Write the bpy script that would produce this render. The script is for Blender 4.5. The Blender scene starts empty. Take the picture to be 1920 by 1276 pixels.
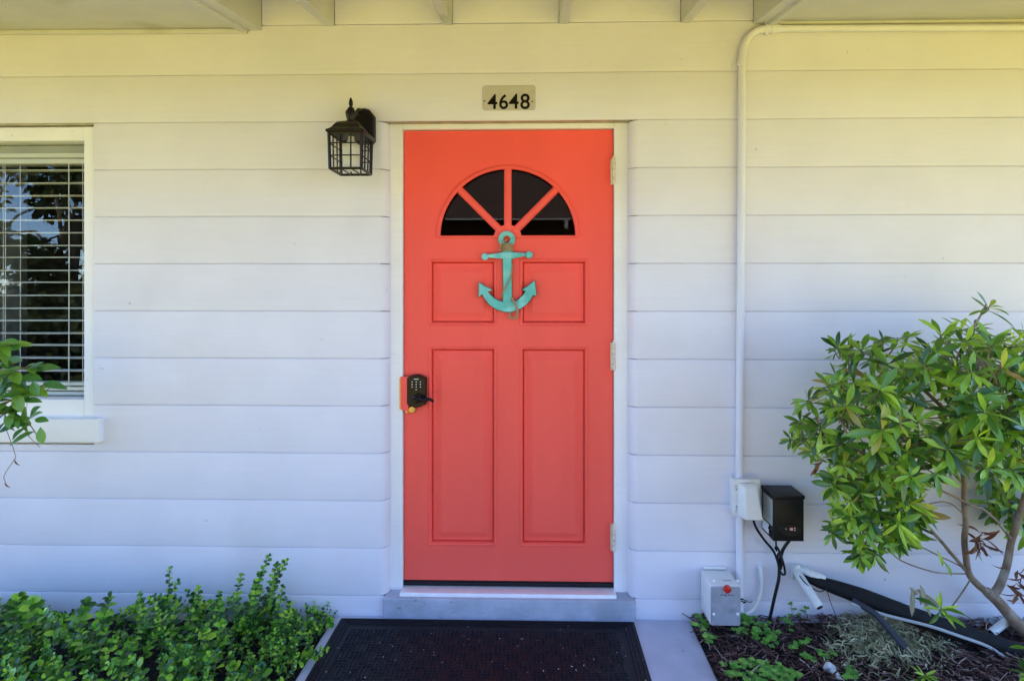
import bpy, bmesh, math, random
import numpy as np
from mathutils import Vector, Matrix, Quaternion, noise
random.seed(7)
RAD = math.radians
SC = bpy.context.scene
COL = SC.collection

# ------------------------------------------------------------------ camera, sky, sun, exposure
FPX, PX0, PY0, YAW = 1100.0, 975.0, 540.0, RAD(1.3)      # focal length / principal point in photo pixels (1920 wide)
CAM = Vector((0.0, -2.5, 1.4))
cd = bpy.data.cameras.new('camera'); cam = bpy.data.objects.new('camera', cd); COL.objects.link(cam)
cam.location = CAM; cam.rotation_euler = (RAD(90), 0, YAW)
cd.sensor_width = 36; cd.lens = FPX / 1920 * 36
cd.shift_x = -(PX0 - 960) / 1920; cd.shift_y = -(638 - PY0) / 1920
cd.clip_start = 0.02; cd.clip_end = 600
SC.camera = cam
SUN_EL, SUN_AZ = 66.0, 12.0                               # sun high behind the house: the front wall is in shade
w = bpy.data.worlds.new('World'); SC.world = w; w.use_nodes = True
wn = w.node_tree; bg = wn.nodes['Background']
sky = wn.nodes.new('ShaderNodeTexSky'); sky.sky_type = 'NISHITA'; sky.sun_disc = False
sky.sun_elevation = RAD(SUN_EL); sky.sun_rotation = RAD(SUN_AZ)
sky.air_density = 0.65; sky.dust_density = 0.0; sky.ozone_density = 7.0
wn.links.new(sky.outputs[0], bg.inputs[0]); bg.inputs[1].default_value = 0.15
sd = bpy.data.lights.new('sun', 'SUN'); sd.energy = 2.1; sd.angle = RAD(0.53); sd.color = (1.0, 0.93, 0.82)
sun = bpy.data.objects.new('sun', sd); COL.objects.link(sun)
sun.rotation_euler = (-RAD(90 - SUN_EL), 0, -RAD(SUN_AZ)); sun.location = (2, 8, 12)
SC.view_settings.view_transform = 'Standard'; SC.view_settings.look = 'None'
SC.view_settings.exposure = 2.76; SC.view_settings.gamma = 1.0

def W(u, v, y):
    """photo pixel -> point on the plane y = const (each thing's y comes from what it touches)"""
    xc = (u - PX0) / FPX; zc = -(v - PY0) / FPX
    dx = math.cos(YAW) * xc - math.sin(YAW); dy = math.sin(YAW) * xc + math.cos(YAW)
    t = (y - CAM.y) / dy
    return Vector((CAM.x + t * dx, y, CAM.z + t * zc))
def G(u, v, z=0.0):
    """photo pixel -> point on the ground at height z"""
    xc = (u - PX0) / FPX; zc = -(v - PY0) / FPX
    dx = math.cos(YAW) * xc - math.sin(YAW); dy = math.sin(YAW) * xc + math.cos(YAW)
    t = (z - CAM.z) / zc
    return Vector((CAM.x + t * dx, CAM.y + t * dy, z))
def PIX(p):
    d = Vector(p) - CAM
    dep = -math.sin(YAW) * d.x + math.cos(YAW) * d.y; xc = math.cos(YAW) * d.x + math.sin(YAW) * d.y
    return PX0 + FPX * xc / dep, PY0 - FPX * d.z / dep, dep

# ------------------------------------------------------------------ materials
def lin(r, g, b):
    return tuple(((c / 255) / 12.92 if c / 255 <= .04045 else ((c / 255 + .055) / 1.055) ** 2.4) for c in (r, g, b))
MATS = {}
def mat(name, col, rough=.6, var=.08, nscale=8, bump=0, bscale=60, bdist=.002, metal=0, spec=.4, col2=None, c2scale=3, c2lo=.55, c2hi=.7, stretch=None):
    m = bpy.data.materials.new(name); m.use_nodes = True; nt = m.node_tree; N = nt.nodes; L = nt.links
    b = N['Principled BSDF']; b.inputs['Roughness'].default_value = rough; b.inputs['Metallic'].default_value = metal
    b.inputs['Specular IOR Level'].default_value = spec
    tc = N.new('ShaderNodeTexCoord'); src = tc.outputs['Object']
    if stretch:
        mp = N.new('ShaderNodeMapping'); mp.inputs['Scale'].default_value = stretch; L.new(src, mp.inputs[0]); src = mp.outputs[0]
    n = N.new('ShaderNodeTexNoise'); n.inputs['Scale'].default_value = nscale; n.inputs['Detail'].default_value = 6; L.new(src, n.inputs[0])
    mr = N.new('ShaderNodeMapRange'); mr.inputs[1].default_value = .3; mr.inputs[2].default_value = .7
    mr.inputs[3].default_value = 1 - var; mr.inputs[4].default_value = 1 + var; L.new(n.outputs[0], mr.inputs[0])
    mx = N.new('ShaderNodeMix'); mx.data_type = 'RGBA'; mx.blend_type = 'MULTIPLY'; mx.inputs[0].default_value = 1
    mx.inputs[6].default_value = (*col, 1); L.new(mr.outputs[0], mx.inputs[7]); out = mx.outputs[2]
    if col2:
        n2 = N.new('ShaderNodeTexNoise'); n2.inputs['Scale'].default_value = c2scale; n2.inputs['Detail'].default_value = 8; L.new(src, n2.inputs[0])
        r2 = N.new('ShaderNodeMapRange'); r2.inputs[1].default_value = c2lo; r2.inputs[2].default_value = c2hi; L.new(n2.outputs[0], r2.inputs[0])
        m2 = N.new('ShaderNodeMix'); m2.data_type = 'RGBA'; L.new(r2.outputs[0], m2.inputs[0]); L.new(out, m2.inputs[6]); m2.inputs[7].default_value = (*col2, 1); out = m2.outputs[2]
    L.new(out, b.inputs['Base Color'])
    if bump:
        nb = N.new('ShaderNodeTexNoise'); nb.inputs['Scale'].default_value = bscale; nb.inputs['Detail'].default_value = 5; L.new(src, nb.inputs[0])
        bp = N.new('ShaderNodeBump'); bp.inputs['Strength'].default_value = bump; bp.inputs['Distance'].default_value = bdist
        L.new(nb.outputs[0], bp.inputs['Height']); L.new(bp.outputs[0], b.inputs['Normal'])
    MATS[name] = m; return m
def speckle(name, col, scale, thr, amt):
    """sparse dirt specks and faint brush streaks on a painted surface"""
    m = MATS[name]; nt = m.node_tree; N = nt.nodes; L = nt.links; b = N['Principled BSDF']; src = b.inputs['Base Color'].links[0].from_socket
    tc = N.new('ShaderNodeTexCoord'); n = N.new('ShaderNodeTexNoise'); n.inputs['Scale'].default_value = scale; n.inputs['Detail'].default_value = 3; L.new(tc.outputs['Object'], n.inputs[0])
    r = N.new('ShaderNodeMapRange'); r.inputs[1].default_value = thr; r.inputs[2].default_value = thr + .05; r.inputs[4].default_value = amt; L.new(n.outputs[0], r.inputs[0])
    x = N.new('ShaderNodeMix'); x.data_type = 'RGBA'; L.new(r.outputs[0], x.inputs[0]); L.new(src, x.inputs[6]); x.inputs[7].default_value = (*col, 1)
    mp = N.new('ShaderNodeMapping'); mp.inputs['Scale'].default_value = (1.2, 1, 38); L.new(tc.outputs['Object'], mp.inputs[0])
    n2 = N.new('ShaderNodeTexNoise'); n2.inputs['Scale'].default_value = 2.5; n2.inputs['Detail'].default_value = 5; L.new(mp.outputs[0], n2.inputs[0])
    r2 = N.new('ShaderNodeMapRange'); r2.inputs[1].default_value = .3; r2.inputs[2].default_value = .7; r2.inputs[3].default_value = .982; r2.inputs[4].default_value = 1.015; L.new(n2.outputs[0], r2.inputs[0])
    y = N.new('ShaderNodeMix'); y.data_type = 'RGBA'; y.blend_type = 'MULTIPLY'; y.inputs[0].default_value = 1; L.new(x.outputs[2], y.inputs[6]); L.new(r2.outputs[0], y.inputs[7]); L.new(y.outputs[2], b.inputs['Base Color'])
def leafmat(name, ramp, rough=.35, trans=.35, spec=.5):
    """ramp = list of (pos, rgb): one colour per leaf"""
    m = bpy.data.materials.new(name); m.use_nodes = True; nt = m.node_tree; N = nt.nodes; L = nt.links
    b = N['Principled BSDF']; b.inputs['Roughness'].default_value = rough; b.inputs['Specular IOR Level'].default_value = spec
    ge = N.new('ShaderNodeNewGeometry'); oi = N.new('ShaderNodeObjectInfo')
    ad = N.new('ShaderNodeMath'); ad.operation = 'ADD'; L.new(ge.outputs['Random Per Island'], ad.inputs[0]); L.new(oi.outputs['Random'], ad.inputs[1])
    fr = N.new('ShaderNodeMath'); fr.operation = 'FRACT'; L.new(ad.outputs[0], fr.inputs[0])
    cr = N.new('ShaderNodeValToRGB'); L.new(fr.outputs[0], cr.inputs[0]); e = cr.color_ramp.elements
    e[0].position, e[0].color = ramp[0][0], (*ramp[0][1], 1); e[1].position, e[1].color = ramp[-1][0], (*ramp[-1][1], 1)
    for p, c in ramp[1:-1]: q = e.new(p); q.color = (*c, 1)
    tc = N.new('ShaderNodeTexCoord'); n = N.new('ShaderNodeTexNoise'); n.inputs['Scale'].default_value = 40; L.new(tc.outputs['Object'], n.inputs[0])
    mr = N.new('ShaderNodeMapRange'); mr.inputs[1].default_value = .3; mr.inputs[2].default_value = .7; mr.inputs[3].default_value = .8; mr.inputs[4].default_value = 1.2; L.new(n.outputs[0], mr.inputs[0])
    mx = N.new('ShaderNodeMix'); mx.data_type = 'RGBA'; mx.blend_type = 'MULTIPLY'; mx.inputs[0].default_value = 1
    L.new(cr.outputs[0], mx.inputs[6]); L.new(mr.outputs[0], mx.inputs[7]); L.new(mx.outputs[2], b.inputs['Base Color'])
    if trans:
        t = N.new('ShaderNodeBsdfTranslucent'); hs = N.new('ShaderNodeHueSaturation'); hs.inputs['Value'].default_value = 1.3; hs.inputs['Saturation'].default_value = 1.1
        hs.inputs['Hue'].default_value = .49; L.new(mx.outputs[2], hs.inputs['Color']); L.new(hs.outputs[0], t.inputs[0])
        ms = N.new('ShaderNodeMixShader'); ms.inputs[0].default_value = trans; L.new(b.outputs[0], ms.inputs[1]); L.new(t.outputs[0], ms.inputs[2])
        L.new(ms.outputs[0], N['Material Output'].inputs['Surface'])
    MATS[name] = m; return m
def glassmat(name, tint=(1, 1, 1), ior=1.5, rough=0.0, boost=1.0):
    m = bpy.data.materials.new(name); m.use_nodes = True; nt = m.node_tree; N = nt.nodes; L = nt.links
    N.remove(N['Principled BSDF'])
    t = N.new('ShaderNodeBsdfTransparent'); t.inputs[0].default_value = (*tint, 1)
    g = N.new('ShaderNodeBsdfGlossy'); g.inputs['Roughness'].default_value = rough
    f = N.new('ShaderNodeFresnel'); ge = N.new('ShaderNodeNewGeometry'); mi = N.new('ShaderNodeMapRange')   # thin sheet: same reflectance from both faces
    mi.inputs[3].default_value = ior; mi.inputs[4].default_value = 1 / ior; L.new(ge.outputs['Backfacing'], mi.inputs[0]); L.new(mi.outputs[0], f.inputs[0])
    mu = N.new('ShaderNodeMath'); mu.operation = 'MULTIPLY'; mu.use_clamp = True; mu.inputs[1].default_value = boost; L.new(f.outputs[0], mu.inputs[0])
    ms = N.new('ShaderNodeMixShader'); L.new(mu.outputs[0], ms.inputs[0]); L.new(t.outputs[0], ms.inputs[1]); L.new(g.outputs[0], ms.inputs[2])
    L.new(ms.outputs[0], N['Material Output'].inputs['Surface']); MATS[name] = m; return m

mat('wall', (.765, .745, .80), .55, .03, 4, .25, 90, .002, col2=(.69, .665, .69), c2scale=2.2, c2lo=.58, c2hi=.85)
speckle('wall', (.25, .23, .18), 26, .735, .75)
mat('shadeunder', (.44, .40, .28), .8, .25, 14, .4, 60, .003)  # shade under the lintels painted in as a dark, dirty olive
mat('trim', (.86, .85, .84), .45, .03, 5, .12, 60, .001)
speckle('trim', (.3, .28, .22), 40, .73, .6)
mat('eave', (.62, .61, .58), .55, .06, 6, .2, 50, .002, col2=(.42, .40, .32), c2scale=3, c2lo=.6, c2hi=.8)
mat('door', (.97, .115, .085), .5, .05, 5, .25, 90, .0009, spec=.22, stretch=(1, 1, .25))
mat('glass_dark', (.02, .02, .02))
mat('black', (.0035, .0035, .006), .5, .2, 40, .2, 200, .0005)
mat('rubber', (.004, .005, .010), .62, .3, 60, .3, 300, .001, spec=.35)
mat('bronze', (.014, .009, .007), .38, .25, 40, .15, 200, .0005, metal=.5, spec=.5)
mat('brass', (.55, .36, .14), .35, .2, 60, 0, metal=.9)
mat('hinge', (.72, .66, .52), .4, .15, 80, .1, 200, .0005, metal=.1)
mat('step', (.42, .45, .53), .6, .12, 14, .8, 40, .006, col2=(.33, .36, .42), c2scale=5)
mat('slab', (.47, .50, .60), .55, .08, 9, .5, 120, .002, col2=(.40, .43, .50), c2scale=4)
speckle('slab', (.16, .15, .14), 34, .70, .6); speckle('step', (.20, .19, .18), 30, .68, .6)
mat('alum', (.84, .84, .86), .4, .05, 20, metal=.2)
mat('turq', (.12, .50, .45), .5, .15, 30, .2, 120, .001, col2=(.25, .62, .60), c2scale=14, c2lo=.5, c2hi=.65)
mat('turq_edge', (.10, .13, .09), .7, .3, 60, .3, 200, .001)
mat('rope', (.36, .25, .13), .9, .3, 200, .8, 400, .002)
mat('plaque', (.53, .49, .43), .35, .05, 30)
mat('ink', (.006, .004, .003), .5, spec=.2)
mat('pvc', (.76, .76, .73), .35, .05, 15, .1, 80, .001, col2=(.5, .49, .45), c2scale=9, c2lo=.62, c2hi=.75)
mat('paintpipe', (.74, .73, .78), .45, .03, 10)
mat('greybox', (.36, .37, .42), .4, .10, 30, metal=.15, col2=(.26, .27, .31), c2scale=18)
mat('red', (.6, .02, .015), .35)
mat('display', (.7, .12, .12), .3)
mat('white_dot', (.8, .8, .78), .4)
mat('foam', (.004, .004, .005), .8, .25, 25, .5, 80, .003)
mat('tube', (.03, .033, .048), .55, .2, 30)
mat('cable', (.4, .42, .42), .5)
mat('bark', (.24, .17, .115), .85, .3, 25, .7, 70, .004, col2=(.36, .32, .26), c2scale=12)
mat('twig', (.20, .15, .085), .8, .3, 40)
mat('stemgreen', (.12, .16, .05), .6, .2, 40)
mat('soil', (.014, .009, .007), .95, .4, 25, .8, 60, .02)
mat('stone', (.62, .61, .58), .8, .15, 30, .5, 60, .004)
mat('blind', (.80, .79, .76), .45, .03, 20)
mat('headrail', (.45, .44, .41), .5)
mat('interior', (.03, .02, .014), .8, .2, 3)
mat('bulb', (.85, .84, .80), .35, .02)
mat('drive', (.58, .45, .05), .9, .12, 3, .5, 60, .01, col2=(.48, .37, .042), c2scale=1.2)  # saturated yellow so the unseen drive throws warm light on the upper wall
mat('lawn', (.16, .15, .045), .9, .3, 3, .8, 50, .03)
mat('brownwall', (.10, .055, .035), .8, .15, 5)
mat('shingle', (.15, .09, .06), .9, .3, 10)
mat('gutter', (.8, .8, .78), .4)
mat('label_silver', (.45, .47, .42), .35, .08, 60, metal=.2)
glassmat('pane', (.93, .95, .94), 1.45, 0, .85)
glassmat('lampglass', (.94, .95, .93), 1.4, .02, .7)
leafmat('leaf_shrub', [(0, (.025, .075, .012)), (.25, (.07, .18, .018)), (.55, (.15, .31, .025)), (.8, (.28, .48, .04)), (.965, (.40, .58, .05)), (.990, (.40, .40, .05)), (1, (.32, .20, .06))], .3, .3, .6)
leafmat('leaf_new', [(0, (.40, .60, .05)), (1, (.50, .68, .07))], .4, .4)
leafmat('leaf_hedge', [(0, (.018, .07, .014)), (.3, (.04, .15, .02)), (.55, (.12, .35, .03)), (.8, (.28, .56, .05)), (1, (.46, .68, .07))], .28, .3, .6)
leafmat('leaf_clover', [(0, (.08, .26, .04)), (.6, (.17, .42, .06)), (1, (.30, .52, .10))], .5, .35)
leafmat('leaf_vine', [(0, (.055, .17, .045)), (.5, (.10, .26, .04)), (1, (.24, .42, .05))], .32, .3, .6)
leafmat('leaf_tree', [(0, (.03, .06, .018)), (.6, (.06, .10, .025)), (1, (.11, .14, .03))], .5, .3)
leafmat('leaf_dead', [(0, (.10, .03, .015)), (.5, (.18, .06, .03)), (1, (.32, .16, .07))], .7, .15)
leafmat('leaf_tan', [(0, (.34, .30, .17)), (1, (.44, .38, .24))], .7, .15)
leafmat('mulch', [(0, (.022, .011, .010)), (.4, (.075, .035, .028)), (.75, (.16, .08, .066)), (.93, (.30, .19, .16)), (1, (.46, .36, .30))], .85, 0, .25)
leafmat('straw', [(0, (.16, .16, .07)), (.5, (.38, .36, .19)), (1, (.66, .60, .40))], .8, .1, .2)
leafmat('debris', [(0, (.10, .09, .07)), (.7, (.35, .32, .28)), (1, (.6, .58, .52))], .8, 0, .2)

# ------------------------------------------------------------------ mesh helpers
def wloc(o):
    v = Vector((0, 0, 0))
    while o: v += o.location; o = o.parent
    return v
class MB:
    def __init__(s): s.v = []; s.f = []
    def add(s, vs, fs):
        n = len(s.v); s.v += [tuple(p) for p in vs]; s.f += [tuple(i + n for i in q) for q in fs]; return s
    def box(s, a, b):
        x0, x1 = sorted((a[0], b[0])); y0, y1 = sorted((a[1], b[1])); z0, z1 = sorted((a[2], b[2]))
        return s.add([(x0, y0, z0), (x1, y0, z0), (x1, y1, z0), (x0, y1, z0), (x0, y0, z1), (x1, y0, z1), (x1, y1, z1), (x0, y1, z1)],
                     [(3, 2, 1, 0), (4, 5, 6, 7), (0, 1, 5, 4), (1, 2, 6, 5), (2, 3, 7, 6), (3, 0, 4, 7)])
    def hexa(s, p): # 8 points, bottom ring then top ring
        return s.add(p, [(3, 2, 1, 0), (4, 5, 6, 7), (0, 1, 5, 4), (1, 2, 6, 5), (2, 3, 7, 6), (3, 0, 4, 7)])
    def tube(s, pts, r, n=8, cap=True):
        pts = [Vector(p) for p in pts]; rs = r if isinstance(r, (list, tuple)) else [r] * len(pts)
        up = Vector((0.13, .31, .94)); vs = []; fs = []
        t0 = (pts[1] - pts[0]).normalized()
        if abs(t0.dot(up)) > .9: up = Vector((.95, .2, .1))
        a = (up - t0 * up.dot(t0)).normalized()
        for i, p in enumerate(pts):
            t = (pts[min(i + 1, len(pts) - 1)] - pts[max(i - 1, 0)]); t = t.normalized() if t.length > 1e-9 else t0
            a = (a - t * a.dot(t)); a = a.normalized() if a.length > 1e-6 else t.orthogonal().normalized()
            b = t.cross(a)
            for k in range(n):
                an = 2 * math.pi * k / n; vs.append(p + (a * math.cos(an) + b * math.sin(an)) * rs[i])
        for i in range(len(pts) - 1):
            for k in range(n):
                k2 = (k + 1) % n; fs.append((i * n + k, i * n + k2, (i + 1) * n + k2, (i + 1) * n + k))
        if cap: fs.append(tuple(range(n - 1, -1, -1))); fs.append(tuple((len(pts) - 1) * n + k for k in range(n)))
        return s.add(vs, fs)
    def lathe(s, c, prof, n=16, axis='z'):
        vs = []; fs = []; c = Vector(c)
        for r, h in prof:
            for k in range(n):
                a = 2 * math.pi * k / n
                p = Vector((r * math.cos(a), r * math.sin(a), h)) if axis == 'z' else Vector((r * math.cos(a), -h, r * math.sin(a)))
                vs.append(c + p)
        for i in range(len(prof) - 1):
            for k in range(n):
                k2 = (k + 1) % n; q = (i * n + k, i * n + k2, (i + 1) * n + k2, (i + 1) * n + k); fs.append(q)
        fs.append(tuple(range(n - 1, -1, -1))); fs.append(tuple((len(prof) - 1) * n + k for k in range(n)))
        return s.add(vs, fs)
    def prism(s, poly, y0, y1, bev=0):
        """poly: list of (x,z) ; extruded from front y0 to back y1"""
        n = len(poly); vs = []; rings = []
        if bev:
            cx = sum(p[0] for p in poly) / n; cz = sum(p[1] for p in poly) / n
        def off(d):
            out = []
            ar = sum(poly[i][0] * poly[(i + 1) % n][1] - poly[(i + 1) % n][0] * poly[i][1] for i in range(n))
            sg = 1 if ar > 0 else -1
            for i in range(n):
                a = Vector(poly[i - 1]); b = Vector(poly[i]); c = Vector(poly[(i + 1) % n])
                e1 = (b - a).normalized(); e2 = (c - b).normalized()
                n1 = Vector((-e1.y, e1.x)) * sg; n2 = Vector((-e2.y, e2.x)) * sg
                m = (n1 + n2); m = m / max(m.dot(n1), .35) if m.length > 1e-6 else n1
                out.append((b.x + m.x * d, b.y + m.y * d))
            return out
        rings = [(off(bev), y0), (poly, y0 + bev), (poly, y1)] if bev else [(poly, y0), (poly, y1)]
        for pl, y in rings: vs += [(p[0], y, p[1]) for p in pl]
        fs = [tuple(range(n))]
        for r in range(len(rings) - 1):
            for i in range(n): j = (i + 1) % n; fs.append((r * n + i, r * n + j, (r + 1) * n + j, (r + 1) * n + i))
        fs.append(tuple((len(rings) - 1) * n + i for i in range(n - 1, -1, -1)))
        return s.add(vs, fs)
    def build(s, name, m, parent=None, smooth=False, bevel=0, seg=2, fixn=True):
        me = bpy.data.meshes.new(name); o0 = wloc(parent) if parent else Vector((0, 0, 0))
        me.from_pydata([(p[0] - o0.x, p[1] - o0.y, p[2] - o0.z) for p in s.v], [], s.f)
        if fixn or bevel:
            bm = bmesh.new(); bm.from_mesh(me)
            if fixn: bmesh.ops.recalc_face_normals(bm, faces=bm.faces)
            if bevel:
                es = [e for e in bm.edges if len(e.link_faces) == 2 and e.calc_face_angle(0) > .5]
                bmesh.ops.bevel(bm, geom=es, offset=bevel, segments=seg, affect='EDGES', profile=.5, clamp_overlap=True)
            bm.to_mesh(me); bm.free()
        me.materials.append(MATS[m] if isinstance(m, str) else m)
        if smooth:
            me.polygons.foreach_set('use_smooth', [True] * len(me.polygons))
            try: me.set_sharp_from_angle(angle=RAD(35))
            except Exception: pass
        ob = bpy.data.objects.new(name, me); COL.objects.link(ob)
        if parent: ob.parent = parent
        return ob
def tag(o, label=None, cat=None, group=None, kind=None):
    for k, v in (('label', label), ('category', cat), ('group', group), ('kind', kind)):
        if v: o[k] = v
    return o
def thing(name, loc, label, cat, group=None):
    o = bpy.data.objects.new(name, None); o.empty_display_size = .05; COL.objects.link(o); o.location = loc
    return tag(o, label, cat, group)
def part_empty(name, parent):
    o = bpy.data.objects.new(name, None); o.empty_display_size = .05; COL.objects.link(o); o.parent = parent; return o
def spline(pts, n=6):
    pts = [Vector(p) for p in pts]; out = []
    for i in range(len(pts) - 1):
        p0 = pts[max(i - 1, 0)]; p1 = pts[i]; p2 = pts[i + 1]; p3 = pts[min(i + 2, len(pts) - 1)]
        for k in range(n):
            t = k / n
            out.append(.5 * ((2 * p1) + (p2 - p0) * t + (2 * p0 - 5 * p1 + 4 * p2 - p3) * t * t + (3 * p1 - p0 - 3 * p2 + p3) * t ** 3))
    out.append(pts[-1]); return out
def lerp(a, b, t): return a + (b - a) * t

# ------------------------------------------------------------------ ground
def sheet(name, x0, x1, y0, y1, z, m, nx=2, ny=2, amp=0, sc=2):
    mb = MB(); vs = []; fs = []
    for j in range(ny + 1):
        for i in range(nx + 1):
            x = lerp(x0, x1, i / nx); y = lerp(y0, y1, j / ny)
            vs.append((x, y, z + (amp * noise.noise((x * sc, y * sc, 3.3)) if amp else 0)))
    for j in range(ny):
        for i in range(nx):
            a = j * (nx + 1) + i; fs.append((a, a + 1, a + nx + 2, a + nx + 1))
    mb.add(vs, fs); o = mb.build(name, m, None, smooth=bool(amp), fixn=False); tag(o, kind='structure'); return o
sheet('ground', -150, 150, -250, 60, -.09, 'lawn', 4, 4)
sheet('bounce_drive', -5.4, 16, -9.5, -1.55, -.07, 'drive', 8, 4)  # added out of view as a warm bounce for wall and soffit
XL, XR = G(632, 1150).x - .01, G(1290, 1163).x + .01
SOIL_R = lambda x, y: .0 + .012 * noise.noise((x * 5, y * 5, 1.7)) - .012
sheet('soil', XR - .02, 4.2, -1.5, .02, -.012, 'soil', 60, 34, .012, 5)
sheet('soil', -4.2, XL + .02, -1.5, .02, -.03, 'soil', 40, 24, .012, 5)
mb = MB(); mb.box((XL, -3.6, -.12), (XR, -.0, 0.0)); pth = mb.build('path', 'slab', None, True, .012, 3); tag(pth, kind='structure')

# ------------------------------------------------------------------ house: courses of painted block
HX, HY = 3.6, 5.0
house = thing('house', (0, 0, 0), 'single storey house front of pale painted block courses with coral door', 'house')
CH = .2032; Z0 = .082
WT = 2.53
DL, DR = W(727, 650, 0).x, W(1180, 650, 0).x       # masonry opening of the door
DTOP = Z0 + 10 * CH + .008
rb = .042                                           # bullnose radius
PROF = [(.007, .0009), (.0032, .0012), (.0008, .003), (0, .007)]
def course(x0, x1, z0, z1, bull=None, depth=.12, flat=False):
    """one course: plan path along the front, round the bullnose into the opening"""
    path = []; n = max(2, int(abs(x1 - x0) / .12))
    for i in range(n + 1): path.append((lerp(x0, x1, i / n), 0, 0, -1))
    if bull:
        s = 1 if bull == 'r' else -1
        if bull == 'r': path = [p for p in path if p[0] < x1 - rb]
        else: path = [p for p in path if p[0] > x0 + rb]; path.reverse()
        xe = x1 if bull == 'r' else x0
        for k in range(7):
            a = k / 6 * math.pi / 2; path.append((xe - s * rb + s * rb * math.sin(a), rb - rb * math.cos(a), s * math.sin(a), -math.cos(a)))
        path.append((xe, depth, s, 0))
        if bull == 'l': path.reverse()
    h = z1 - z0
    prof = [(a, b) for a, b in PROF] + [(a, h - b) for a, b in reversed(PROF)]
    vs = []; fs = []; m = len(prof)
    for (x, y, nx, ny) in path:
        wob = .0009 * noise.noise((x * 2.1, z0 * 9, .5)) ; wz = .0016 * noise.noise((x * 1.3, round(z0, 3) * 0 + 4.4, .1))
        for a, b in prof: vs.append((x - nx * a, y - ny * a + wob, z0 + b + wz))
    for i in range(len(path) - 1):
        for k in range(m - 1): fs.append((i * m + k, i * m + k + 1, (i + 1) * m + k + 1, (i + 1) * m + k))
    mb = MB(); mb.add(vs, fs); return mb
WXR = W(176, 500, 0).x                              # window masonry opening right edge
WZB, WZT = W(100, 832, 0).z, Z0 + 10 * CH
WXL = WXR - 1.05
def put_course(*a, **k):
    o = course(*a, **k).build('block_course', 'wall', house, True, fixn=False); return o
zs = [-.12, Z0] + [Z0 + CH * i for i in range(1, 12)] + [WT]
DSTEPZ = Z0 + .004
for i in range(len(zs) - 1):
    a, b = zs[i], zs[i + 1]
    lo = (a, b)
    left_end = DL if b <= DTOP + .01 else None
    if i == 0:
        SL, SR = W(719, 1140, -.01).x, W(1192, 1140, -.01).x
        put_course(-HX, SL, a, b); put_course(SR, HX, a, b); continue
    if left_end is None:
        put_course(-HX, HX, a, b); continue
    if a >= WZT - .01 or b <= WZB + .01: put_course(-HX, DL, a, b, bull='r')
    else:
        put_course(WXR, DL, a, b, bull='r')
        put_course(-HX, WXL, a, b)
        if a < WZB: put_course(WXL, WXR, a, WZB)
    put_course(DR, HX, a, b, bull='l')
# mortar core behind the courses
mb = MB(); y0, y1 = .0062, .10
mb.box((-HX, y0, -.12), (DL - .035, y1, WZB - .004)); mb.box((WXR, y0, WZB - .002), (DL - .035, y1, DTOP)); mb.box((-HX, y0, WZB - .002), (WXL, y1, DTOP))
mb.box((DR + .035, y0, -.12), (HX, y1, DTOP)); mb.box((-HX, y0, DTOP), (HX, y1, WT - .002))
mb.build('mortar_backing', 'wall', house)
# house body: dark room inside, side and back walls
mb = MB()
mb.box((-HX, .102, -.12), (-HX + .1, HY, 2.6)); mb.box((HX - .1, .102, -.12), (HX, HY, 2.6)); mb.box((-HX, HY, -.12), (HX, HY + .1, 2.6))
mb.build('side_wall', 'wall', house)
mb = MB(); mb.box((-HX + .101, .102, -.1), (HX - .101, HY - .01, -.02)); mb.build('inside_floor', 'interior', house)
mb = MB(); mb.box((-HX + .101, .102, 2.45), (HX - .101, HY - .01, 2.5)); mb.build('inside_ceiling', 'interior', house)
mb = MB(); mb.box((-HX + .101, 3.2, -.02), (HX - .101, 3.25, 2.45)); mb.build('inside_partition', 'interior', house)

# ------------------------------------------------------------------ eave: rafters, blocking, soffit, roof
OV, SL_ = 1.45, .15
def rz(z, y): return z + SL_ * y                    # y negative outwards: lower
ZR = W(960, 44, 0).z
def slope_box(x0, x1, ya, yb, za, hb, nm, m, bev=.003):
    mb = MB(); y0, y1 = min(ya, yb), max(ya, yb)
    mb.hexa([(x0, y0, rz(za, y0)), (x1, y0, rz(za, y0)), (x1, y1, rz(za, y1)), (x0, y1, rz(za, y1)),
             (x0, y0, rz(za + hb, y0)), (x1, y0, rz(za + hb, y0)), (x1, y1, rz(za + hb, y1)), (x0, y1, rz(za + hb, y1))])
    return mb.build(nm, m, house, False, bev)
rx = []
for u in (619, 840, 1057, 1285):
    x = W(u, 44, 0).x; rx.append(x); slope_box(x - .02, x + .02, -OV, -.001, ZR - .006, .14, 'rafter', 'eave')
xa, xb = W(466, 48, 0).x, W(491, 46, 0).x; xc, xd = W(1412, 42, 0).x, W(1437, 42, 0).x
slope_box(xa, xb, -OV, -.001, ZR - .02, .15, 'rafter', 'eave'); slope_box(xc, xd, -OV, -.001, ZR - .016, .15, 'rafter', 'eave')
ed = [xb - .02] + rx + [xc + .02]
for i in range(len(ed) - 1):
    mb = MB(); mb.box((ed[i] + .021, -.004, ZR + .002), (ed[i + 1] - .021, .02, ZR + .15)); mb.build('blocking_board', 'wall', house, False, .002)
slope_box(-HX - .3, xa - .002, -OV, -.001, ZR - .012, .012, 'soffit_panel', 'eave', .001)
slope_box(xd + .002, HX + .3, -OV, -.001, ZR - .010, .012, 'soffit_panel', 'eave', .001)
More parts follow.
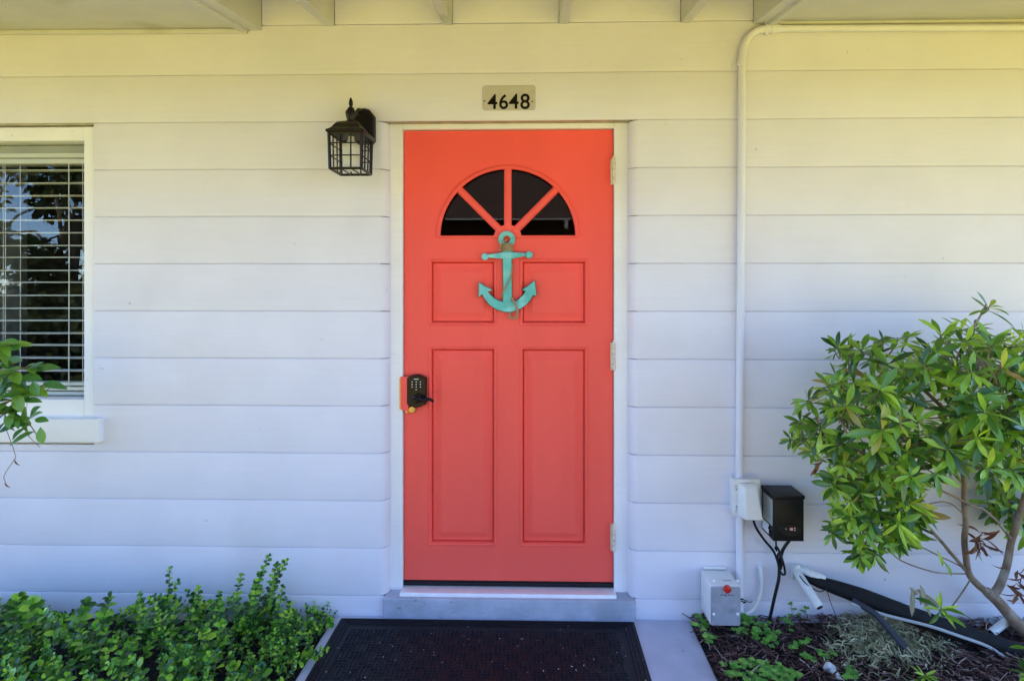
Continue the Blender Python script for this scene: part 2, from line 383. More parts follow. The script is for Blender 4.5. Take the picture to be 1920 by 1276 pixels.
# thin edge boards along the sides of the open bay
slope_box(xa - .03, xa + .004, -OV, -.02, ZR - .032, .018, 'edge_trim', 'eave'); slope_box(xd - .004, xd + .024, -OV, -.02, ZR - .03, .018, 'edge_trim', 'eave')
mb = MB(); mb.tube([(-HX, -.011, ZR - .022), (-2.2, -.011, ZR - .021), (xa - .002, -.011, ZR - .026)], .011, 8); mb.build('soffit_moulding', 'eave', house, True)
mb = MB(); mb.tube([(xd + .01, -.008, ZR - .012), (HX, -.008, ZR - .012)], .009, 8); mb.build('soffit_moulding', 'eave', house, True)
slope_box(-HX - .32, HX + .32, -OV - .02, HY * .5, ZR + .139, .02, 'roof_deck', 'eave', 0)
mb = MB(); zt = rz(ZR + .162, -OV)
mb.box((-HX - .32, -OV - .045, zt - .20), (HX + .32, -OV - .021, zt)); mb.build('fascia', 'eave', house, False, .003)
mb = MB()
yr = HY * .5; za, zb = rz(ZR + .162, -OV - .06), rz(ZR + .162, yr)
mb.hexa([(-HX - .35, -OV - .06, za), (HX + .35, -OV - .06, za), (HX + .35, yr, zb), (-HX - .35, yr, zb), (-HX - .35, -OV - .06, za + .03), (HX + .35, -OV - .06, za + .03), (HX + .35, yr, zb + .03), (-HX - .35, yr, zb + .03)])
mb.hexa([(-HX - .35, yr, zb), (HX + .35, yr, zb), (HX + .35, HY + .6, za), (-HX - .35, HY + .6, za), (-HX - .35, yr, zb + .03), (HX + .35, yr, zb + .03), (HX + .35, HY + .6, za + .03), (-HX - .35, HY + .6, za + .03)])
mb.build('roof', 'shingle', house)

# ------------------------------------------------------------------ door frame, step, door
YF, YD = .055, .078
fl, fr = W(735, 600, YF).x, W(1172, 600, YF).x
dl, dr = W(758, 600, YD).x, W(1149, 600, YD).x
dzt, dzb = W(950, 245, YD).z, W(950, 1088, YD).z
fzt = W(950, 224, YF).z
mb = MB(); mb.box((DL - .03, YF, Z0 - .02), (dl - .003, .16, fzt + .0)); o = mb.build('door_jamb', 'trim', house, False, .003)
mb = MB(); mb.box((dr + .003, YF, Z0 - .02), (DR + .03, .16, fzt)); mb.build('door_jamb', 'trim', house, False, .003)
mb = MB(); mb.box((dl - .0025, YF + .0005, dzt + .003), (dr + .0025, .16, fzt)); mb.build('door_head', 'trim', house, False, .003)
mb = MB(); mb.box((DL - .03, YF + .004, fzt + .0005), (DR + .03, .16, DTOP + .05)); mb.build('lintel_filler', 'wall', house)
mb = MB(); mb.box((DL - .02, .003, DTOP - .006), (DR + .02, YF + .003, DTOP - .001)); mb.build('lintel_underside', 'shadeunder', house, False, .001)  # thin plate carrying the painted shade over the door
# stop behind the door so no light leaks
mb = MB(); mb.box((dl - .02, YD + .05, dzt - .015), (dr + .02, YD + .065, dzt + .01)); mb.box((dl - .02, YD + .05, 0.0), (dl + .012, YD + .065, dzt - .015)); mb.box((dr - .012, YD + .05, 0.0), (dr + .02, YD + .065, dzt - .015)); mb.build('door_stop', 'trim', house)
# concrete step with sloping top
zsf, zsb = W(950, 1124, -.02).z, W(950, 1106, .05).z
mb = MB(); mb.hexa([(SL, -.022, -.02), (SR, -.022, -.02), (SR, .2, -.02), (SL, .2, -.02), (SL, -.02, Z0 + .0), (SR, -.02, Z0), (SR, .2, Z0 + .001), (SL, .2, Z0 + .001)])
mb.build('door_step', 'step', house, True, .006, 3)
tz = Z0 - .003
mb = MB(); mb.hexa([(dl - .004, -.002, tz), (dr + .006, -.002, tz), (dr + .006, .15, tz), (dl - .004, .15, tz),
                    (dl - .004, .004, tz + .017), (dr + .006, .004, tz + .017), (dr + .006, .15, tz + .006), (dl - .004, .15, tz + .006)])
mb.build('threshold', 'alum', house, True, .004, 3)
door = part_empty('door', house)
def dmb(): return MB()
pl = [(W(803, 0, YD).x, W(932, 0, YD).x), (W(974, 0, YD).x, W(1103, 0, YD).x)]
PU = (W(0, 609, YD).z, W(0, 486, YD).z); PD = (W(0, 1014, YD).z, W(0, 647, YD).z)
fc = W(952, 444, YD); FR = (W(1086, 444, YD).x - W(819, 444, YD).x) / 2; fcx, fcz = fc.x, fc.z
YB = YD + .044
mb = MB()
zcut = fcz
mb.box((dl, YD, dzb), (pl[0][0], YB, zcut)); mb.box((pl[1][1], YD, dzb), (dr, YB, zcut))
mb.box((pl[0][0], YD, dzb), (pl[1][1], YB, PD[0])); mb.box((pl[0][0], YD, PD[1]), (pl[1][1], YB, PU[0])); mb.box((pl[0][0], YD, PU[1]), (pl[1][1], YB, zcut))
mb.box((pl[0][1], YD, PD[0]), (pl[1][0], YB, PD[1])); mb.box((pl[0][1], YD, PU[0]), (pl[1][0], YB, PU[1]))
# top with arched opening
NA = 48; arc = [(fcx + FR * math.cos(math.pi * k / NA), fcz + FR * math.sin(math.pi * k / NA)) for k in range(NA + 1)]
def outer(x, z):
    dx, dz = x - fcx, z - fcz; ts = []
    if dx > 1e-9: ts.append((dr - fcx) / dx)
    if dx < -1e-9: ts.append((dl - fcx) / dx)
    if dz > 1e-9: ts.append((dzt - fcz) / dz)
    t = min(ts); return (fcx + dx * t, fcz + dz * t)
ou = [outer(*p) for p in arc]
vs = []; fs = []
for y in (YD, YB):
    vs += [(p[0], y, p[1]) for p in arc] + [(p[0], y, p[1]) for p in ou]
n = NA + 1
for k in range(NA):
    fs.append((k, k + 1, n + k + 1, n + k)); fs.append((2 * n + k, 2 * n + k + 1, 3 * n + k + 1, 3 * n + k)); fs.append((k, k + 1, 2 * n + k + 1, 2 * n + k)); fs.append((n + k, n + k + 1, 3 * n + k + 1, 3 * n + k))
mb.add(vs, fs)
for cx_, s in ((dr, 0), (dl, 1)):   # corner fillers
    ks = [p for p in ou]
    q = [p for p in ou if abs(p[1] - dzt) < 1e-6]
    e = q[0] if s == 0 else q[-1]
    w_ = [p for p in ou if abs(p[0] - cx_) < 1e-6]; e2 = w_[-1] if s == 0 else w_[0]
    mb.add([(e[0], YD, e[1]), (cx_, YD, dzt), (e2[0], YD, e2[1]), (e[0], YB, e[1]), (cx_, YB, dzt), (e2[0], YB, e2[1])], [(0, 1, 2), (3, 5, 4), (0, 1, 4, 3), (1, 2, 5, 4)])
leaf = mb.build('door_leaf', 'door', door)
def rings(x0, x1, z0, z1, prof):
    vs = []; fs = []
    for a, d in prof: vs += [(x0 + a, YD + d, z0 + a), (x1 - a, YD + d, z0 + a), (x1 - a, YD + d, z1 - a), (x0 + a, YD + d, z1 - a)]
    for r in range(len(prof) - 1):
        for k in range(4): j = (k + 1) % 4; fs.append((r * 4 + k, r * 4 + j, r * 4 + 4 + j, r * 4 + 4 + k))
    e = (len(prof) - 1) * 4; fs.append((e, e + 1, e + 2, e + 3)); mb = MB(); mb.add(vs, fs); return mb
for (x0, x1) in pl:
    for (z0, z1) in (PU, PD):
        rings(x0, x1, z0, z1, [(0, .0), (.002, -.003), (.006, -.005), (.011, -.003), (.015, .005), (.0158, .028), (.0195, .028), (.020, .016), (.034, .0155), (.056, .0085), (.0565, .0068), (.062, .0065)]).build('door_panel', 'door', door, fixn=False)
# fanlight: hub, muntins, moulding, panes
mb = MB(); ap = [Vector((fcx + (FR - .008) * math.cos(a), YD - .003, fcz + (FR - .008) * math.sin(a))) for a in [math.pi * k / 40 for k in range(41)]]
mb.tube(ap, .0095, 8); mb.tube([(fcx - FR + .01, YD + .002, fcz), (fcx + FR - .01, YD + .002, fcz)], .007, 8); mb.build('arch_moulding', 'door', door, True)
for a in (45, 90, 135):
    d = Vector((math.cos(RAD(a)), 0, math.sin(RAD(a)))); c = Vector((fcx, YD - .001, fcz - .004))
    mb = MB(); q = Vector((-d.z, 0, d.x)); pts = []
    wds = [(-.0165, .02), (-.0165, .004), (-.012, -.003), (-.006, -.006), (.006, -.006), (.012, -.003), (.0165, .004), (.0165, .02)]
    for t in (.02, FR - .002):
        for a_, b_ in wds: pts.append(c + d * t + q * a_ + Vector((0, b_, 0)))
    m_ = len(wds); mb.add(pts, [(k, (k + 1) % m_, m_ + (k + 1) % m_, m_ + k) for k in range(m_)] + [tuple(range(m_)), tuple(range(2 * m_ - 1, m_ - 1, -1))])
    mb.build('muntin', 'door', door, True)
mb = MB(); hp = [(fcx + .062 * math.cos(math.pi * k / 16), fcz - .004 + .058 * math.sin(math.pi * k / 16)) for k in range(17)]
mb.prism(hp, YD - .004, YD + .02, .002); mb.build('fanlight_hub', 'door', door)
for a0, a1 in ((0, 45), (45, 90), (90, 135), (135, 180)):
    mb = MB(); pts = [(fcx, fcz)] + [(fcx + FR * math.cos(RAD(lerp(a0, a1, k / 12))), fcz + FR * math.sin(RAD(lerp(a0, a1, k / 12)))) for k in range(13)]
    mb.add([(p[0], YD + .018, p[1]) for p in pts], [tuple(range(len(pts)))]); mb.build('pane', 'pane', door, fixn=False)
# sweep
mb = MB(); mb.box((dl - .002, YD - .004, tz + .0125), (dr + .002, YD + .03, dzb - .001)); mb.tube([(dl, YD - .006, dzb - .009), (dr, YD - .006, dzb - .009)], .0045, 6); mb.build('door_sweep', 'black', door, False, .001)
# hinges
for v0, v1 in ((303, 350), (640, 690), (974, 1020)):
    hx = W(1151, 600, YF - .006).x; zt_, zb_ = W(0, v0, YF).z, W(0, v1, YF).z; mb = MB(); k = 5
    for i in range(k):
        a = lerp(zt_, zb_, i / k); b = lerp(zt_, zb_, (i + 1) / k); mb.lathe((hx, YF - .006, 0), [(.0065, a - .001), (.0075, a - .003), (.0075, b + .003), (.0065, b + .001)], 12)
    mb.lathe((hx, YF - .006, 0), [(.003, zt_ + .012), (.005, zt_ + .008), (.005, zt_)], 10)
    mb.box((hx - .012, YF + .0, zb_), (hx + .004, YF + .03, zt_)); mb.build('hinge', 'hinge', door, True)
# latch guard, keypad lock, lever, lock cylinder
lx0, lx1 = W(765, 700, YD).x, W(801, 700, YD).x; lz0, lz1 = W(0, 755, YD).z, W(0, 699, YD).z
mb = MB(); mb.prism([(W(751, 0, YF).x, W(0, 703, YF).z), (W(766, 0, YF).x, W(0, 703, YF).z), (W(766, 0, YF).x, W(0, 768, YF).z), (W(751, 0, YF).x, W(0, 763, YF).z)], YF - .004, YF - .0008, .0008)
mb.build('latch_guard', 'door', door)
mb = MB(); mb.box((W(750, 0, YF).x - .0015, YF - .0045, W(0, 763, YF).z), (W(751.5, 0, YF).x, YF - .0002, W(0, 705, YF).z)); mb.build('latch_guard_edge', 'brass', door)
mb = MB(); mb.box((dl + .002, YD - .004, W(0, 769, YD).z), (lx0 + .002, YD + .001, W(0, 701, YD).z))
for v in (710, 762): mb.lathe((dl + .009, YD - .004, W(0, v, YD).z), [(.004, 0), (.003, .003)], 10, 'y')
mb.build('latch_plate', 'brass', door)
top = [(lerp(lx0, lx1, k / 10), lz1 - .012 + .014 * math.sin(math.pi * k / 10)) for k in range(11)]
bot = [(lerp(lx1, lx0, k / 10), lz0 + .008 - .014 * math.sin(math.pi * k / 10)) for k in range(11)]
mb = MB(); mb.prism(top + bot, YD - .030, YD + .0005, .004); mb.build('keypad_lock', 'bronze', door, True)
mb = MB(); cx_ = (lx0 + lx1) / 2
dots = [(-.018, .0), (0, .0), (.018, .0), (-.018, -.011), (0, -.011), (.018, -.011), (-.018, -.022), (0, -.022), (.018, -.022), (0, -.034)]
for a, b in dots: mb.lathe((cx_ + a, YD - .0303, lz1 - .028 + b), [(.0026, 0), (.0022, .0012)], 8, 'y')
mb.box((cx_ - .010, YD - .0315, lz1 - .0175), (cx_ + .010, YD - .0295, lz1 - .0145)); mb.build('keypad_digits', 'white_dot', door)
hz = W(0, 741, YD).z; hx = W(784, 0, YD).x
mb = MB(); mb.lathe((hx, YD - .030, hz), [(.020, 0), (.020, .006), (.013, .010), (.011, .030)], 18, 'y')
mb.tube(spline([(hx - .004, YD - .058, hz + .010), (hx + .012, YD - .060, hz + .004), (hx + .035, YD - .062, hz - .001), (hx + .06, YD - .060, hz + .003), (hx + .078, YD - .058, hz - .008)], 5), [.011] * 5 + [.010] * 5 + [.008] * 5 + [.0065] * 6, 10)
mb.build('lever_handle', 'bronze', door, True)
mb = MB(); mb.lathe((W(774, 0, YD).x, YD, W(0, 762, YD).z), [(.0165, 0), (.0165, .020), (.013, .024)], 16, 'y'); mb.build('lock_cylinder', 'brass', door, True)

# ------------------------------------------------------------------ window with blinds
win = part_empty('window', house)
YW = .012
gx1 = W(165, 500, YW + .02).x; gz1 = W(0, 267, YW + .02).z; gz0 = W(0, 746, YW + .02).z; gx0 = WXL + .045
zst = W(0, 779, -.02).z                              # sill top
mb = MB(); mb.box((gx0, YW - .001, gz1), (gx1, .09, WZT - .012)); mb.build('frame_head', 'trim', win, False, .004)
mb = MB(); mb.box((gx1, YW - .004, zst - .02), (WXR - .001, .09, WZT - .012)); mb.build('frame_side', 'trim', win, False, .003)
mb = MB(); mb.box((WXL + .001, YW - .004, zst - .02), (gx0, .09, WZT - .012)); mb.build('frame_side', 'trim', win, False, .003)
mb = MB(); mb.box((gx0, YW - .006, zst - .02), (gx1, .09, gz0)); mb.build('frame_bottom', 'trim', win, False, .003)
mb = MB(); mb.box((WXL, .03, WZT - .0115), (WXR, .09, WZT + .0)); mb.build('head_gap', 'wall', win)
mb = MB(); mb.box((WXL + .002, .002, WZT - .006), (WXR - .002, .029, WZT - .001)); mb.build('lintel_underside', 'shadeunder', win)  # same painted shade over the window
sx = W(185, 800, -.03).x
mb = MB(); mb.box((WXL - .03, -.032, W(0, 829, -.032).z), (sx, .008, W(0, 785, -.032).z)); mb.box((WXL + .001, .0085, WZB), (WXR - .001, .09, zst - .021)); mb.build('window_sill', 'trim', win, True, .005, 3)
mb = MB(); mb.box((gx0, .05, gz0), (gx1, .054, gz1)); mb.build('pane', 'pane', win)
yb_ = .085
zs0 = W(0, 318, yb_).z; dz = (W(0, 318, yb_).z - W(0, 694, yb_).z) / 16
slat = None
for i in range(17):
    z = zs0 - dz * i
    if slat is None:
        mb = MB(); hw = .0245; pr = [(-hw, 0), (-hw / 2, .0022), (0, .003), (hw / 2, .0022), (hw, 0)]
        vs = []; fs = []
        for x in (gx0 + .004, gx1 - .004):
            for (a, b) in pr: vs.append((x, yb_ + .025 + a, zs0 + b + a * .04))
            for (a, b) in reversed(pr): vs.append((x, yb_ + .025 + a, zs0 + b - .0022 + a * .04))
        m_ = 10; fs = [(k, (k + 1) % m_, m_ + (k + 1) % m_, m_ + k) for k in range(m_)] + [tuple(range(m_)), tuple(range(2 * m_ - 1, m_ - 1, -1))]
        mb.add(vs, fs); slat = mb.build('blind_slat', 'blind', win)
    else:
        o = slat.copy(); COL.objects.link(o); o.parent = win; o.location = (0, random.uniform(-.001, .001), -dz * i); o.rotation_euler = (0, random.uniform(-.001, .001), 0)
mb = MB(); mb.box((gx0 + .003, yb_ - .005, zs0 + .022), (gx1 - .003, yb_ + .055, gz1 - .003)); mb.build('blind_headrail', 'headrail', win, False, .003)
for k, v in enumerate((296, 307)):
    mb = MB(); mb.box((gx0 + .004, yb_ - .012 , W(0, v, yb_).z - .002), (gx1 - .004, yb_ - .007, W(0, v - 7, yb_).z)); mb.build('blind_valance', 'blind', win, False, .001)
for k in range(3):
    mb = MB(); mb.box((gx0 + .004, yb_ + .003, W(0, 722 + 9 * k, yb_).z), (gx1 - .004, yb_ + .045, W(0, 716 + 9 * k, yb_).z)); mb.build('blind_slat', 'blind', win, False, .001)
for u, r in ((12, .0012), (40, .0012), (131, .0022), (157, .0012), (8, .001)):
    x = W(u, 500, yb_).x; mb = MB(); mb.tube([(x, yb_ - .006, zs0 + .03), (x + .0015, yb_ - .006, zs0 - .4), (x, yb_ - .006, zs0 - dz * 17.3)], r, 5); mb.build('blind_cord', 'blind', win)
mb = MB(); mb.box((WXL - .3, 1.2, -.02), (WXR + .5, 1.22, 2.4)); mb.build('dark_room_sheet', 'interior', win)  # dark sheet standing in for the unlit room behind the blinds

# ------------------------------------------------------------------ house number plaque
x0, x1 = W(905, 190, 0).x, W(1004, 190, 0).x; z0, z1 = W(0, 214, 0).z, W(0, 169, 0).z
plq = thing('house_number_plaque', ((x0 + x1) / 2, -.004, z0), 'small tan plaque reading 4648 above the coral door', 'number sign')
def rrect(x0, x1, z0, z1, r, n=5):
    out = []
    for cx, cz, a0 in ((x1 - r, z0 + r, -90), (x1 - r, z1 - r, 0), (x0 + r, z1 - r, 90), (x0 + r, z0 + r, 180)):
        for k in range(n): a = RAD(a0 + 90 * k / (n - 1)); out.append((cx + r * math.cos(a), cz + r * math.sin(a)))
    return out
mb = MB(); mb.prism(rrect(x0, x1, z0, z1, .012), -.007, .001, .0015); mb.build('plate', 'plaque', plq)
def digit(ch, xm, zm, h):
    cu = bpy.data.curves.new('digit', 'FONT'); cu.body = ch; cu.size = h / .70; cu.align_x = 'CENTER'; cu.extrude = .0006; cu.offset = .0013
    t = bpy.data.objects.new('digit', cu); COL.objects.link(t); dg = bpy.context.evaluated_depsgraph_get()
    me = bpy.data.meshes.new_from_object(t.evaluated_get(dg)); bpy.data.objects.remove(t)
    xs = [v.co.x for v in me.vertices]; ys = [v.co.y for v in me.vertices]; cx = (min(xs) + max(xs)) / 2; cy = min(ys); s = h / (max(ys) - min(ys))
    wl = wloc(plq)
    for v in me.vertices: v.co = Vector((xm + (v.co.x - cx) * s * .97, -.0079 - v.co.z, zm + (v.co.y - cy) * s)) - wl
    me.materials.clear(); me.materials.append(MATS['ink']); o = bpy.data.objects.new('digit', me); COL.objects.link(o); o.parent = plq
for ch, u, vb, vt in (('4', 923.5, 205.5, 178), ('6', 944.5, 206, 178), ('4', 963.5, 205, 177), ('8', 984.5, 206, 177)):
    p = W(u, vb, 0); digit(ch, p.x, p.z, W(u, vt, 0).z - p.z)
for u, v in ((908.5, 190.5), (998, 191.5)):
    p = W(u, v, 0); mb = MB(); mb.lathe((p.x, -.007, p.z), [(.0034, 0), (.0028, .0014)], 10, 'y'); mb.build('screw', 'bronze', plq)

# ------------------------------------------------------------------ wall lantern
yf, yb = -.215, -.075; yc = (yf + yb) / 2
bl, br = W(618, 318, yf).x, W(677, 318, yf).x; xm = (bl + br) / 2
zb, zt = W(0, 318, yf).z, W(0, 250, yf).z; hb = (br - bl) / 2; ht = hb + .003; hd = (yb - yf) / 2
lan = thing('wall_lantern', (W(682, 240, 0).x, 0, W(0, 272, 0).z), 'dark bronze box lantern with gridded glass on wall left of door', 'wall lamp')
def cr(sx, sy, z):
    t = (z - zb) / (zt - zb); h = lerp(hb, ht, t); d = lerp(hd - .003, hd, t); return Vector((xm + sx * h, yc + sy * d, z))
mb = MB()
for sx in (-1, 1):
    for sy in (-1, 1): mb.tube([cr(sx, sy, zb - .002), cr(sx, sy, zt + .004)], .0062, 4)
def bar(a, b, r=.0030): mb.tube([a, b], r, 4)
for z, r in ((zb, .0062), (zt - .004, .006)):
    for s in (-1, 1): bar(cr(-1, s, z), cr(1, s, z), r); bar(cr(s, -1, z), cr(s, 1, z), r)
H = zt - zb
for s in (-1, 1):
    for t in (.355, .69): bar(cr(-1, s, zb + H * t), cr(1, s, zb + H * t)); bar(cr(s, -1, zb + H * t), cr(s, 1, zb + H * t))
    for t in (-.33, .33): bar(cr(t, s, zb), cr(t, s, zt)); bar(cr(s, t, zb), cr(s, t, zt))
for t in (-.33, .33): bar(cr(t, -1, zb), cr(t, 1, zb))
mb.build('cage', 'bronze', lan)
for (a, b) in (((-1, -1), (1, -1)), ((-1, 1), (1, 1)), ((-1, -1), (-1, 1)), ((1, -1), (1, 1))):
    k = .93; mb = MB(); mb.add([cr(a[0] * k, a[1] * k, zb + .003), cr(b[0] * k, b[1] * k, zb + .003), cr(b[0] * k, b[1] * k, zt), cr(a[0] * k, a[1] * k, zt)], [(0, 1, 2, 3)]); mb.build('glass_pane', 'lampglass', lan)
mb = MB(); mb.lathe((xm + .002, yc, zb), [(.024, .004), (.033, .012), (.034, H * .62), (.030, H * .74), (.018, H * .82), (.012, H * .9), (.012, H)], 18); mb.build('bulb', 'bulb', lan, True)
# roof cap with flared rim
rl, rr = W(608, 247, yf - .012).x, W(681, 247, yf - .012).x; rh = (rr - rl) / 2; zr = zt
mb = MB(); vs = []; fs = []
zc1 = W(0, 229, yf).z
pr = [(rh - .004, zr - .004), (rh, zr + .002), (rh - .003, zr + .007), (hb + .001, zr + .014), (hb - .006, zr + .022), (hb - .013, zr + .034), (hb - .022, zc1 + .0), (hb - .04, zc1 + .008)]
for h, z in pr:
    e = h + .008 if h < rh - .004 else h + .008
    vs += [(xm - h, yc - e, z), (xm + h, yc - e, z), (xm + h, yc + e, z), (xm - h, yc + e, z)]
for r in range(len(pr) - 1):
    for k in range(4): j = (k + 1) % 4; fs.append((r * 4 + k, r * 4 + j, r * 4 + 4 + j, r * 4 + 4 + k))
fs.append((0, 1, 2, 3)); e = (len(pr) - 1) * 4; fs.append((e, e + 1, e + 2, e + 3)); mb.add(vs, fs); mb.build('roof_cap', 'bronze', lan, True, .002)
nz = pr[-1][1]
z_ft = W(0, 188, yc).z; s_ = (z_ft - nz)
mb = MB(); mb.lathe((xm, yc, nz), [(.026, -.004), (.024, .004), (.015, .008), (.020, s_ * .25), (.022, s_ * .40), (.017, s_ * .50), (.010, s_ * .53), (.014, s_ * .57), (.006, s_ * .63), (.0085, s_ * .75), (.007, s_ * .88), (.002, s_)], 14); mb.build('finial', 'bronze', lan, True)
p0, p1 = W(661, 272, 0), W(705, 206, 0)
bx0, bx1, bz0, bz1 = p0.x, p1.x, p0.z, p1.z
mb = MB(); mb.prism([(bx0 + .018, bz0), (bx1 - .012, bz0), (bx1, bz0 + .012), (bx1, bz1 - .034), (bx1 - .022, bz1 - .006), (bx1 - .04, bz1), (bx0 + .04, bz1), (bx0 + .022, bz1 - .006), (bx0, bz1 - .034), (bx0, bz0 + .012)], -.028, .0, .006); mb.build('back_plate', 'bronze', lan)
mb = MB(); mb.tube(spline([((bx0 + bx1) / 2, -.02, bz1 - .05), ((bx0 + bx1) / 2 - .004, -.06, bz1 - .018), (xm + .004, -.11, nz + s_ * .36), (xm, yc, nz + s_ * .34)], 5), .0085, 10); mb.build('arm', 'bronze', lan, True)

# ------------------------------------------------------------------ anchor on the door
ya = YD - .022
anc = thing('anchor_decoration', W(952, 584, YD), 'turquoise wooden anchor wound with rope hanging on coral door', 'door decoration')
def P2(u, v): p = W(u, v, ya); return (p.x, p.z)
body = [(943, 484), (943.5, 520), (944, 545), (943, 566), (934, 563), (926.5, 559), (919, 552.5), (914, 546.5), (923, 543.5), (910, 537), (898, 529), (897.5, 556.5), (904, 551), (909, 560), (916, 569), (924, 576), (934, 581), (943, 583.8), (953, 584.8), (961, 584), (970, 581), (979, 576.5), (987.5, 570), (994, 562), (999.5, 552.5), (1005.5, 554.7), (1002.5, 526), (991, 535), (979, 543.3), (986, 545.5), (980, 554), (972.7, 561), (966, 564.8), (959.5, 566.5), (959.3, 545), (959.3, 520), (959, 484)]
mb = MB(); mb.prism([P2(*p) for p in reversed(body)], ya, YD - .004, .0018); o = mb.build('shank_and_arms', 'turq', anc)
def grow(poly, d):
    q = [Vector(P2(*p)) for p in poly]; n = len(q); out = []; ar = sum(q[i].x * q[(i + 1) % n].y - q[(i + 1) % n].x * q[i].y for i in range(n)); sg = -1 if ar > 0 else 1
    for i in range(n):
        e1 = (q[i] - q[i - 1]).normalized(); e2 = (q[(i + 1) % n] - q[i]).normalized(); n1 = Vector((-e1.y, e1.x)) * sg; n2 = Vector((-e2.y, e2.x)) * sg; m = n1 + n2; m = m / max(m.dot(n1), .6); out.append(tuple(q[i] + m * d))
    return out
mb = MB(); mb.prism(list(reversed(grow(body, .0022))), ya + .005, YD - .003); mb.build('backing', 'turq_edge', anc)
stock = [(909, 477), (918, 476.5), (930, 475), (943, 472.5), (959, 472.5), (972, 473.5), (985, 474.5), (985, 480), (972, 482.5), (960, 485), (942, 485), (930, 484), (918, 483), (909, 483)]
mb = MB(); mb.prism([P2(*p) for p in reversed(stock)], ya - .003, ya + .012, .0018); mb.build('stock', 'turq', anc)
for u, v in ((909.5, 481), (992, 477.5)):
    p = W(u, v, ya); mb = MB(); mb.lathe((p.x, ya + .012, p.z), [(.0158, 0), (.0165, .006), (.0145, .013), (.008, .017)], 18, 'y'); mb.build('stock_knob', 'turq', anc, True)
c = W(950, 448.5, ya); R1, R2 = 15.6 / 425, 6.6 / 425; vs = []; fs = []; n = 32
pr = [(R2, .016), (R2, .002), (R2 + .003, 0), (R1 - .003, 0), (R1, .002), (R1, .016)]
for k in range(n):
    a = 2 * math.pi * k / n
    for r, d in pr: vs.append((c.x + r * math.cos(a), ya + d, c.z + r * math.sin(a)))
m_ = len(pr)
for k in range(n):
    for j in range(m_): fs.append((k * m_ + j, k * m_ + (j + 1) % m_, ((k + 1) % n) * m_ + (j + 1) % m_, ((k + 1) % n) * m_ + j))
mb = MB(); mb.add(vs, fs); mb.build('ring', 'turq', anc)
# neck under the rope, back outline
mb = MB(); mb.prism([P2(944, 474), P2(959, 474), P2(957, 460), P2(945, 460)], ya + .002, ya + .014); mb.build('neck', 'turq', anc)
mb = MB(); xa_, xb_ = W(941, 0, ya).x, W(961, 0, ya).x; coil = []
for t in range(6 * 14 + 1):
    a_ = 2 * math.pi * t / 14; coil.append((lerp(xa_, xb_, .5) + ((xb_ - xa_) / 2 + .002 * math.sin(t)) * math.cos(a_), ya + .006 - .015 * math.sin(a_), lerp(W(0, 459, ya).z, W(0, 472, ya).z, t / 84)))
mb.tube(coil, .0034, 6); mb.build('rope_coil', 'rope', anc, True)
mb = MB(); mb.tube(spline([W(950, 449, ya - .002), W(946, 453, ya - .014), W(940, 458, ya - .014), W(937, 470, ya - .010)], 5), .0036, 6); mb.build('rope_tail', 'rope', anc, True)
mb = MB(); mb.tube(spline([W(961, 497, ya + .004), W(960, 505, ya - .006), W(957, 520, ya - .007), W(950, 535, ya - .006), W(944, 545, ya - .006), W(941, 556, ya + .002)], 5), .0033, 6); mb.build('rope_strand', 'rope', anc, True)
mb = MB(); mb.tube(spline([W(959, 558, ya - .003), W(966, 570, ya - .012), W(970, 582, ya - .010), W(969, 592, ya - .004), W(963, 597, ya - .003), W(956, 594, ya - .003), W(956, 586, ya + .004)], 6), .0052, 7); mb.build('rope_loop', 'rope', anc, True)

# ------------------------------------------------------------------ conduit, boxes and cords on the right
cr_ = .0158; yk = -cr_ - .004
con = thing('conduit_pipe', W(1388, 1150, yk), 'long painted conduit running down the wall right of door and along the eave', 'pipe')
pv = [W(1387, v, yk) for v in (1152, 1050)] + [W(1386, 900, yk), W(1388, 600, yk), W(1391, 200, yk), W(1391.5, 115, yk)]
mb = MB(); mb.tube(pv, cr_, 14); mb.build('vertical_run', 'paintpipe', con, True)
mb = MB(); bend = spline([W(1391.5, 116, yk), W(1394, 92, yk), W(1404, 70, yk), W(1420, 58, yk), W(1438, 54, yk)], 6); mb.tube(bend, cr_, 14); mb.build('elbow', 'paintpipe', con, True)
mb = MB(); mb.tube([W(1436, 54, yk), W(1700, 53, yk), W(2050, 51.5, yk)], cr_ - .0015, 14); mb.build('horizontal_run', 'paintpipe', con, True)
mb = MB(); mb.tube([W(1434, 54, yk), W(1460, 54, yk)], cr_ + .003, 14); mb.tube([W(1437, 40, yk), W(1437, 66, yk)], .007, 8); mb.tube([W(1446, 54, yk), W(1449, 54, yk)], cr_ + .006, 14); mb.build('coupling', 'paintpipe', con, True)
for v in (120, 588):
    p = W(1389.5, v, yk); mb = MB(); mb.tube([p + Vector((0, 0, -.008)), p + Vector((0, 0, .008))], cr_ + .002, 14); mb.box((p.x - .034, -.005, p.z - .008), (p.x - .012, -.0005, p.z + .008)); mb.build('strap', 'paintpipe', con, True)

